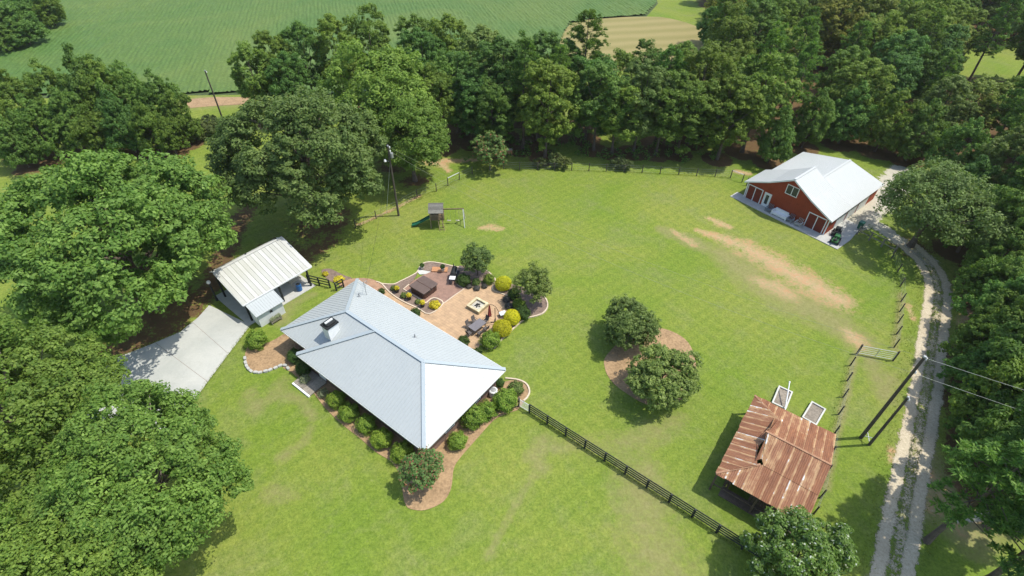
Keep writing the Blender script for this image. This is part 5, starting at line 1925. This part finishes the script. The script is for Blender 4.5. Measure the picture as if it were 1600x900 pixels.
MB().bevbox(-.4, .4, -.3, .3, .42, .47, .05).build('table_top', 'paleblue', stb)
for x in (-.33, .33):
    for y in (-.24, .24):
        MB().box(x - .02, x + .02, y - .02, y + .02, 0, .418).build('leg', 'metalgrey', stb)

# orange boards and pots on the terrace edge
ob = thing('wooden_platform', 'low orange wooden platform at the back of the terrace', 'platform', (*at3(515, 226)[:2], .06), math.radians(-2))
for k in range(5):
    MB().box(-.95, .95, -.42 + k * .17, -.26 + k * .17, .02, .16).build('board', 'orange', ob)


def potted(label, px, py, pot, plant, R=.28, h=.42, name='flower_pot', n=700, z=.07):
    p = at3(px, py)
    t = thing(name, label, 'flower pot', (p[0], p[1], z))
    MB().lathe([(.17, 0), (.22, h * .5), (.26, h), (.22, h), (.2, h - .06)], n=14).build('pot', pot, t)
    r = np.random.default_rng(int(px))
    d = dirs(n, r, -.3)
    P = d * R * r.uniform(.4, 1.05, (n, 1)) + np.array([0, 0, h + R * .7])
    link('plant', leaf_mesh('plant', P, d + r.normal(size=d.shape) * .5, .13, .08, plant, r), t)


potted('white pot on the wooden platform at the terrace edge', 542, 240, 'terracotta', 'darkshrub', .3, .45, z=.22)
potted('low pale pot in the back corner of the mulch strip', 372, 215, 'terracotta', 'darkshrub', .28, .35)
GP = 'pots of yellow flowers in the mulch bed'
for px, py in ((165, 408), (265, 468), (375, 528)):
    potted('dark pot of yellow flowers standing in the mulch beside the hot tub', px, py, 'darkpot', 'yellowflower', .30, .42)
for o in col.objects:
    if o.get('label') == 'dark pot of yellow flowers standing in the mulch beside the hot tub':
        o['group'] = GP

wb = thing('wooden_crate', 'small tan wooden crate on legs beside the red-tipped tree', 'crate', G(795, 243), .2)
for k in range(4):
    MB().box(-.5, .5, -.34, -.30, .35 + k * .17, .50 + k * .17).build('board', 'orange', wb)
    MB().box(-.5, .5, .30, .34, .35 + k * .17, .50 + k * .17).build('board', 'orange', wb)
MB().box(-.55, .55, -.38, .38, 1.04, 1.08).build('lid', 'greywood', wb)
for x in (-.47, .47):
    for y in (-.27, .27):
        MB().box(x - .03, x + .03, y - .03, y + .03, 0, 1.038).build('leg', 'greywood', wb)

M['playwood'] = plain('brown_play_wood', (0.20, 0.145, 0.090), 0.85, 0.3, 5, objvar=0.2)
# ------------------------------------------------------------------ play set
pc = G(684, 350)
ps = thing('play_set', 'wooden play tower with green slide and swing beam', 'play set', (pc[0], pc[1], 0), math.radians(3))
for x in (-.8, .8):
    for y in (-.9, .9):
        MB().box(x - .06, x + .06, y - .06, y + .06, -.05, 2.55).build('post', 'playwood', ps)
for k in range(9):
    MB().box(-.9 + k * .2, -.71 + k * .2, -.95, .95, 1.24, 1.29).build('floor_board', 'playwood', ps)
for y in (-.95, .95):
    for z in (1.5, 1.75, 1.98):
        MB().bar((-.8, y, z), (.8, y, z), .03, .12).build('rail', 'playwood', ps)
for k in range(7):
    MB().box(.86, .90, -.9 + k * .26, -.72 + k * .26, 1.30, 2.0).build('guard_slat', 'playwood', ps)
for s in (-1, 1):
    # shingled roof: the two slopes face the camera side and the trees
    for k in range(6):
        t0, t1 = k / 6, (k + 1) / 6 + .03
        y0, y1 = s * (1.25 - 1.25 * t0), s * (1.25 - 1.25 * t1)
        z0, z1_ = 2.5 + .75 * t0, 2.5 + .75 * t1
        MB().prism([(-.98, y0, z0 + .02), (.98, y0, z0 + .02), (.98, y1, z1_), (-.98, y1, z1_)], (0, 0, .035)).build('roof_board', 'shingle', ps)
for x in (-.8, .8):
    MB().prism([(x - .02, -1.0, 2.5), (x - .02, 1.0, 2.5), (x - .02, 0, 3.15)], (.04, 0, 0)).build('gable_panel', 'playwood', ps)
sl_ = MB()
sp_ = [(-.9, -.2, 1.3), (-1.4, -.25, 1.05), (-2.2, -.32, .6), (-2.9, -.4, .3), (-3.4, -.45, .2)]
for i in range(4):
    a, b_ = sp_[i], sp_[i + 1]
    sl_.bar(a, b_, .56, .04)
    for s in (-.29, .29):
        sl_.bar((a[0], a[1] + s, a[2] + .08), (b_[0], b_[1] + s, b_[2] + .08), .04, .18)
sl_.build('slide', 'greenplastic', ps)
MB().bar((.9, .1, 2.3), (3.6, .1, 2.3), .1, .14).build('swing_beam', 'playwood', ps)
for y in (-1.1, 1.1):
    MB().bar((3.5, .1 + y * .08, 2.3), (3.65, y + .1, -.02), .09, .09).build('swing_leg', 'gate', ps)
MB().bar((3.58, -.45, 1.1), (3.58, .65, 1.1), .06, .06).build('cross_bar', 'playwood', ps)
for x in (1.55, 2.7):
    w_ = MB()
    for s in (-.22, .22):
        w_.tube([(x + s, .1, 2.24), (x + s, .1, .48)], .012, 4)
    sw_ = w_.build('swing_chain', 'metalgrey', ps)
    MB().bar((x - .25, .1, .46), (x + .25, .1, .46), .2, .03).build('swing_seat', 'gold_plastic' if False else 'yellowseat', sw_) if 'yellowseat' in M else MB().bar((x - .25, .1, .46), (x + .25, .1, .46), .2, .03).build('swing_seat', 'terracotta', sw_)
ld = MB()
ld.bar((.75, -1.0, 1.25), (1.0, -1.55, 0), .06, .06).bar((.2, -1.0, 1.25), (.4, -1.55, 0), .06, .06)
ld = ld.build('ladder', 'playwood', ps)
for k in range(4):
    t_ = (k + .5) / 4
    MB().bar((.2 + .2 * t_, -1.0 - .55 * t_, 1.25 * (1 - t_)), (.75 + .25 * t_, -1.0 - .55 * t_, 1.25 * (1 - t_)), .04, .04).build('rung', 'playwood', ld)

# ------------------------------------------------------------------ plants near the house
shr = [ball_shrub(31 + i, 1.0, 'shrub', .12, 5600, .92, .10 + .03 * i) for i in range(3)]
gold = [ball_shrub(41 + i, 1.0, 'gold', .10, 6200, .95, .02) for i in range(2)]
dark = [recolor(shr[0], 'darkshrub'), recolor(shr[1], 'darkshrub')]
olive = ball_shrub(55, 1.0, 'olive', .16, 2600, .85, .12)
silver = ball_shrub(56, 1.0, 'silver', .16, 1300, .8, .15)
dusky = recolor(olive, 'purple')
yel = ball_shrub(57, 1.0, 'yellowflower', .20, 1500, .55, .12)


def shrub(proto, label, px, py, r, group=None, hz=1.0, cat='shrub', name='round_shrub'):
    """px, py: centre of the shrub in the photograph, r its radius in metres"""
    p = G(px, py, r * .86 * hz)
    return make_plant(proto, name, label, cat, p[:2], None, (r * random.uniform(.92, 1.1), r * random.uniform(.92, 1.1), r * hz * random.uniform(.92, 1.06)), group, 0.03, ('stem', 'foliage'))


FG = 'clipped shrubs along the house front'
for i, (x, y, r) in enumerate([(525.5, 624, .86), (545, 643.5, .88), (572, 661.5, .88), (596, 684, .90)]):
    shrub(shr[i % 3], 'clipped round green shrub in the row below the front eave', x, y, r, FG)
shrub(shr[1], 'clipped round shrub behind the pink-tipped crape myrtle', 628, 706, .86)
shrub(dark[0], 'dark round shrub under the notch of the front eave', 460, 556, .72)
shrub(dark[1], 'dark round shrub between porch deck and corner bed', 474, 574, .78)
shrub(silver, 'pale spiky plant on the corner-bed side of the porch deck', 476, 592, .50, cat='plant', name='spiky_plant')
shrub(silver, 'pale spiky plant between porch deck and shrub row', 504.5, 613, .50, cat='plant', name='spiky_plant')
shrub(shr[0], 'single low round shrub at the bend of the side bed', 714.5, 688, .80)
shrub(shr[1], 'largest bright shrub against the side wall of the house', 738.5, 650, 1.10)
shrub(shr[2], 'bright round shrub touching the largest side-wall shrub', 759.5, 641, .90)
shrub(shr[0], 'big round shrub beside the white lawn gate', 790, 625, 1.08)
shrub(olive, 'loose leafy shrub inside the curved edging by the gate', 806, 606, .75)
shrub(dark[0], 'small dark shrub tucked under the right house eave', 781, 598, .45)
shrub(gold[0], 'golden ball shrub standing alone beside the first patio tree', 786.5, 443, .92)
shrub(gold[1], 'golden ball shrub beside the pale side table', 800, 496, .90)
shrub(gold[0], 'largest golden ball shrub next to the folded umbrella', 784.5, 512, 1.0)
shrub(shr[2], 'green ball shrub at the house end of the golden row', 766, 531, .90)
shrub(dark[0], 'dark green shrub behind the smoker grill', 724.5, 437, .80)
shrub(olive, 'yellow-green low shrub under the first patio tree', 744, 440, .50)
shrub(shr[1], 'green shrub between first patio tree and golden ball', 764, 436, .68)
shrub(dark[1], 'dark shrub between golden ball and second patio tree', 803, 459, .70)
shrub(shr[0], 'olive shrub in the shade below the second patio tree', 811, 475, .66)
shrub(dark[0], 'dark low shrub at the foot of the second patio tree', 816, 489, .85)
for x, y, r in ((733, 447, .36), (745, 450, .38), (757, 447, .34)):
    shrub(dusky, 'low dusky plant edging the bed by the first patio tree', x, y, r, 'dusky plants along the bed edge', .8, 'plant', 'dusky_plant')
for x, y, r in ((791, 468, .42), (795, 478, .42)):
    shrub(dusky, 'dusky grassy plant at the patio edge by the second tree', x, y, r, 'dusky plants below the second patio tree', .8, 'plant', 'dusky_plant')
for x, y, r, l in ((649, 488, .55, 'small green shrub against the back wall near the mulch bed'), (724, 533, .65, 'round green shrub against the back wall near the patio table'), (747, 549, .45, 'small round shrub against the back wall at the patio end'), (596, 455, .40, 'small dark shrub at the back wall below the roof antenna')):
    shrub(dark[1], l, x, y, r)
for x, y, r in ((631, 461, .40), (615, 450, .36), (653, 471, .34)):
    shrub(olive, 'small grey-green plant between the flower pots', x, y, r, 'small plants between the pots', .9, 'plant', 'small_plant')
shrub(yel, 'mound of yellow flowers in the mulch corner by the hot tub', 679, 474, .62, None, 1.0, 'flowers', 'flower_clump')
shrub(yel, 'small clump of yellow flowers near the carport fence', 508, 426.5, .36, None, 1.0, 'flowers', 'flower_clump')
shrub(yel, 'wide clump of yellow flowers beside the brick path', 529, 434.5, .60, None, .7, 'flowers', 'flower_clump')
shrub(shr[2], 'bushy green shrub in the corner bed by the drive', 400, 530, .95, None, 1.1)

# small trees
holly = broad_tree(61, 1.9, 1.75, 2.5, 30, 14, 36, .15, .10, 'olive', .10, .34, -.8, 'bark', 8, None, .08, .2, .2)
make_plant(holly, 'patio_tree', 'small round tree between smoker grill and golden shrub', 'tree', G(745, 405, 2.5)[:2], .4, .93)
make_plant(holly, 'patio_tree', 'larger round tree at the outer bend of the patio bed', 'tree', G(835, 445, 2.5)[:2], 2.4, 1.05)
isl = broad_tree(62, 3.3, 2.2, 2.5, 60, 16, 20, .36, .135, 'olive', .12, .30, -.7, 'barkpale', 18, None, .12, .2, .08)
make_plant(isl, 'island_tree', 'broad multi-stemmed tree on the lawn island, the more dark-leaved one', 'tree', G(982, 510, 2.2)[:2], 1.0, (.84, .84, .92))
isl2 = recolor(isl, 'myrtle2') if 'myrtle2' in M else isl
make_plant(isl2, 'island_tree', 'broad multi-stemmed tree on the lawn island, nearer the tin shed', 'tree', G(1036, 592, 2.4)[:2], 3.3, (.94, .92, .98))
myr = broad_tree(63, 1.8, 1.4, 2.1, 34, 13, 18, .25, .10, 'myrtle', .06, .34, -.6, 'barkpale', 12, None, .15, .2, .05)
make_plant(myr, 'crape_myrtle', 'pink-tipped crape myrtle at the point of the straw bed', 'tree', G(659, 733, 2.1)[:2], .3, .95)
myr2 = broad_tree(64, 2.4, 2.4, 3.0, 26, 12, 20, .34, .16, 'myrtle', .09, .32, -.7, 'barkpale', 12, None, .15, .2, .05)
make_plant(myr2, 'crape_myrtle', 'red-tipped tree at the corner of the back fence', 'tree', G(765, 238, 3.0)[:2], .3, 1.05)

# ------------------------------------------------------------------ large trees
oakA = broad_tree(71, 10.2, 7.2, 9.4, 84, 26, 46, .36, .22, 'oak2', .55, .225, -.72, 'bark', 30, 14, .10, .16, .28, .31)
oakB = broad_tree(72, 10.6, 7.2, 9.0, 86, 26, 46, .36, .22, 'oak', .55, .225, -.75, 'bark', 30, 14, .10, .16, .28, .31)
oakC = broad_tree(79, 7.4, 5.8, 9.2, 84, 26, 50, .25, .15, 'oak', .45, .235, -.6, 'barkpale', 34, 13, .07, .16, .28, .31)


def named_tree(key, proto, protoR, name, label, rz):
    xy, R = SPOT[key]
    s = R / protoR
    return make_plant(proto, name, label, 'tree', xy, rz, (s, s, min(s, 1.02)))


named_tree('oak_yard', oakA, 10.2, 'oak_tree', 'great grey-green oak standing alone behind the carport', .2)
named_tree('oak_drive', oakB, 10.6, 'oak_tree', 'great spreading oak on the far side of the drive', 1.9)
named_tree('oak_corner', oakC, 7.8, 'oak_tree', 'large oak overhanging the drive and front lawn', 0.7)
named_tree('oak_corner_left', oakC, 7.8, 'oak_tree', 'large oak set back behind the drive-end oak', 3.9)
named_tree('oak_corner_low', oakC, 7.8, 'oak_tree', 'smaller oak below the oak that overhangs the front lawn', 5.2)
lime = broad_tree(74, 6.9, 8.0, 9.2, 66, 20, 36, .36, .23, 'bright', .4, .25, -.75, 'bark', 14, 14, .10, .15, .25)
named_tree('tree_pole_a', lime, 6.9, 'broadleaf_tree', 'tall bright green tree behind the lamp pole', 1.0)
named_tree('tree_pole_b', lime, 6.9, 'broadleaf_tree', 'lower bright green tree at the bare patch by the back fence', 3.0)
barnT = broad_tree(75, 6.8, 4.4, 5.8, 58, 18, 24, .30, .17, 'airy', .35, .26, -.4, 'bark', 16, 9, .14, .15, .2)
named_tree('tree_barn', barnT, 6.8, 'broadleaf_tree', 'spreading tree over the track bend beside the barn', .8)
dog = broad_tree(76, 4.5, 3.1, 4.0, 50, 18, 40, .25, .14, 'dogwood', .2, .28, -.6, 'bark', 14, None, .12, .15, .15)
named_tree('tree_shed', dog, 4.5, 'magnolia_tree', 'glossy-leaved tree against the tin shed and fence end', .2)

PB = [broad_tree(81 + i, 4.6, zr, zc, 48, 16, 44, .33, .20, 'broad', .26, .25, -.97, 'bark', 9, 14, .14, .12, .3) for i, (zr, zc) in enumerate(((7.2, 8.8), (6.6, 9.6), (7.2, 8.0)))]
PBb = [recolor(p, 'bright') for p in PB[:2]]
PBy = [recolor(PB[2], 'yellowgreen'), recolor(PB[0], 'oak2')]
TH = [broad_tree(111 + i, 4.6, 6.6, 2.9, 46, 16, 42, .33, .20, 'broad', .22, .25, -.36, 'bark', 9, 6, .18, .14, .15) for i in range(2)]
TH.append(recolor(TH[1], 'oak'))
PP = [pine_tree(91, 18, 2.9), pine_tree(92, 18, 2.5, start=.30), pine_tree(93, 18, 3.2, start=.45)]
rngF = np.random.default_rng(33)


def zone_of(x, y, zn):
    px, py, _ = proj((x, y, 0))
    if zn == 'line':
        if px < 830:
            return 'in the tree line beside the red-tipped corner tree'
        if px > 1080:
            return 'in the tree line next to the barn'
        return 'in the tree line behind the back wire fence' if y < 84 else 'at the field side of the back tree line'
    dt = min(np.hypot(q[0] - x, q[1] - y) for q in TP)
    if dt < 9:
        return 'at the woods edge along the gravel track' if y < 52 else 'at the woods edge by the track bend'
    if px < 1430 and y < 108:
        return 'in the woods right behind the barn'
    gx = G(1567, 97)
    if np.hypot(x - gx[0], y - gx[1]) < 28:
        return 'around the sunlit clearing in the woods'
    if px < 1300:
        return 'in the woods between barn and hay field'
    return 'deep in the woods past the gravel track' if y < 85 else 'in the far woods beyond the barn yard'


for x, y, kd, s, zn in FOREST:
    rz = rngF.uniform(0, 6.28)
    size = 'tall' if s > .92 else ('short' if s < .79 else 'middling')
    zl = zone_of(x, y, zn)
    if kd == 'pine':
        lab = f'{size} pine {zl}'
        make_plant(PP[rngF.integers(3)], 'pine_tree', lab, 'tree', (x, y), rz, s, 'pines ' + zl)
    else:
        u_ = rngF.random()
        hue_ = 'light green' if u_ < .22 else 'yellow-green' if u_ < .34 else 'grey-green' if u_ < .46 else 'dark green'
        lab = f'{size} {hue_} leafy tree {zl}'
        pr_ = PBb[rngF.integers(2)] if u_ < .22 else PBy[0] if u_ < .34 else PBy[1] if u_ < .46 else PB[rngF.integers(3)]
        make_plant(pr_, 'broadleaf_tree', lab, 'tree', (x, y), rz, (s * rngF.uniform(.92, 1.2), s * rngF.uniform(.92, 1.2), s), 'leafy trees ' + zl)
for lst, lab, grp in ((LEFT, 'bushy tree in the thicket between big oak and crop field', 'trees of the field-side thicket'), (BEHIND, 'leafy tree between the big yard oak and the crop field', 'trees behind the yard oak'), (EDGE, 'low bushy tree filling the edge of the woods', 'bushy trees of the woods edge'), (SHADE, 'tall leafy tree shading the lower gravel track', 'trees shading the lower track'), (FARLEFT, 'dark bushy tree in the clump out in the crop field', 'trees out in the crop field')):
    for cx, cy, h, s in lst:
        q = under(cx, cy, h)
        low = lst not in (BEHIND, SHADE)
        sz = 'taller' if h > (8.2 if lst is BEHIND else 5.0) else 'lower'
        lab2 = lab
        if lst is LEFT:
            lab2 = f'{sz} bushy tree on the ' + ('crop-field' if cy < 170 else 'big-oak') + (' side of the thicket near the bare pole' if cx > 190 else ' side of the thicket away from the bare pole')
        elif lst is BEHIND:
            lab2 = f'{sz} leafy tree behind the yard oak, ' + ('on the bare pole side' if cx < 470 else 'next to the bright green tree' if cx < 600 else 'where the tree line begins')
        elif lst is EDGE:
            lab2 = f'{sz} bushy tree ' + zone_of(q[0], q[1], 'woods') + ', leafy to the ground'
        pr_ = TH[rngF.integers(3)] if low else PB[rngF.integers(3)]
        wz = 1.2 if low else 1.0
        make_plant(pr_, 'broadleaf_tree', lab2, 'tree', q, rngF.uniform(0, 6.28), (s * wz, s * wz, 1.84 * h / 9.5 if low else h / 8.6), grp)
# bushes of the rough strip below the far pole
bru = broad_tree(101, 1.6, 1.0, 1.0, 16, 10, 26, .30, .18, 'brush', .05, .36, -.6, 'bark', 5, 1.2, .15, .2, .1)
for px, py, s in ((300, 200, 1.0), (318, 208, 1.15), (338, 206, 1.1), (352, 200, .95), (308, 214, .9), (330, 190, .9)):
    make_plant(bru, 'wild_bush', 'pale wild bush in the rough strip below the bare utility pole', 'bush', G(px, py, .8)[:2], None, s, 'wild bushes below the bare pole', 0, ('stem', 'foliage'))
for px, py, s in ((843, 256, .7), (868, 254, .9), (880, 258, .8), (965, 258, .8), (978, 260, .7)):
    make_plant(bru, 'wild_bush', 'pale wild bush growing along the back wire fence', 'bush', G(px, py, .6)[:2], None, s, 'wild bushes along the back fence', 0, ('stem', 'foliage'))
# pines leaning in over the track at the lower right
for px, py, h, s, l in ((1540, 772, 7.5, .72, 'young pine with bright tips beside the lower track'), (1640, 840, 8, .8, 'pine at the lower track edge next to the young pine')):
    q = under(px, py, h)
    make_plant(PP[0], 'pine_tree', l, 'tree', q, None, (s * 1.3, s * 1.3, s))


# undergrowth below the forest edge
def undergrowth():
    r = np.random.default_rng(77)
    Ps, Ns = [], []
    for x, y, kd, s, zn in FOREST:
        if y > 125:
            continue
        for k in range(9):
            c = np.array([x + r.normal() * 2.8, y + r.normal() * 2.6, .35])
            px, py, _ = proj(c)
            if zn == 'woods' and min(np.hypot(TP_[0] - c[0], TP_[1] - c[1]) for TP_ in TP) < 3.2:
                continue
            if zn == 'line' and py > 252:
                continue
            if 1150 < px < 1420 and py > 215:
                continue
            q = 34
            d = dirs(q, r, 0)
            Ps.append(c + d * np.array([.8, .8, .7]) * r.uniform(.3, 1, (q, 1)))
            Ns.append(d + r.normal(size=d.shape) * .4 + [0, 0, .4])
    o = link('undergrowth', leaf_mesh('undergrowth', np.concatenate(Ps), np.concatenate(Ns), .34, .2, 'broad', r))
    tag(o, 'low leafy undergrowth on the shaded forest floor', 'undergrowth', None, 'stuff')


undergrowth()


def long_grass():
    r = np.random.default_rng(88)
    P = []

    def along(a, b, per, w):
        a, b = np.array(a[:2]), np.array(b[:2])
        n = int(np.linalg.norm(b - a) * per)
        t = r.uniform(0, 1, (n, 1))
        P.append(np.c_[a + (b - a) * t + r.normal(size=(n, 2)) * w, r.uniform(.02, .08, n)])
    along(G(827, 645), G(1200, 884), 70, .16)
    rf = [G(*p) for p in [(1393, 403), (1406, 448), z6(410, 165), z6(395, 272), z6(375, 395)]]
    lf = [G(*p) for p in [z6(155, 487), z6(120, 645), z6(75, 830), z5(790, 560), z5(715, 800)]]
    bk = [G(*p) for p in [(738, 272), (787, 264), (893, 266.5), (1003, 270), (1141, 278)]]
    lt = [G(*p) for p in [(556, 356), (622, 325), (682, 299), (738, 272)]]
    for run in (rf, lf, bk, lt):
        for i in range(len(run) - 1):
            along(run[i], run[i + 1], 36, .25)
    for i in range(0, len(TP) - 1):
        along(TP[i], TP[i + 1], 30, .22)
        for o in (-2.0, 2.0):
            d = TP[i + 1] - TP[i]
            d = np.array([-d[1], d[0]]) / np.linalg.norm(d) * o
            along(TP[i] + d, TP[i + 1] + d, 30, .35)
    for c in ((391.5, 508, 315, 610), (315, 610, 270, 670), (180, 560, 283, 518)):
        along(G(c[0], c[1]), G(c[2], c[3]), 40, .10)
    Q = np.concatenate(P)
    n = len(Q)
    N_ = r.normal(size=(n, 3)) * [1, 1, .35]
    o = link('long_grass', leaf_mesh('long_grass', Q, N_, .17, .05, 'grassblade', r, np.tile([0.0, 0.0, 1.0], (n, 1))))
    tag(o, 'longer grass left by the mower along fences, drive and track', 'grass', None, 'stuff')


long_grass()


# ------------------------------------------------------------------ summer haze
hz_ = MB().box(-420, 420, -60, 420, -1.2, 45).build('haze', 'ground')
hz_.data.materials.clear()
hm = bpy.data.materials.new('haze_air')
hm.use_nodes = True
hn = hm.node_tree
hn.nodes.remove(hn.nodes['Principled BSDF'])
pv_ = hn.nodes.new('ShaderNodeVolumePrincipled')
pv_.inputs['Color'].default_value = (0.92, 0.93, 0.88, 1)
pv_.inputs['Density'].default_value = 0.00012
pv_.inputs['Anisotropy'].default_value = 0.2
hn.links.new(pv_.outputs[0], hn.nodes['Material Output'].inputs['Volume'])
hz_.data.materials.append(hm)
tag(hz_, 'thin pale summer haze over the whole place', 'haze', None, 'stuff')
sc.cycles.volume_bounces = 0
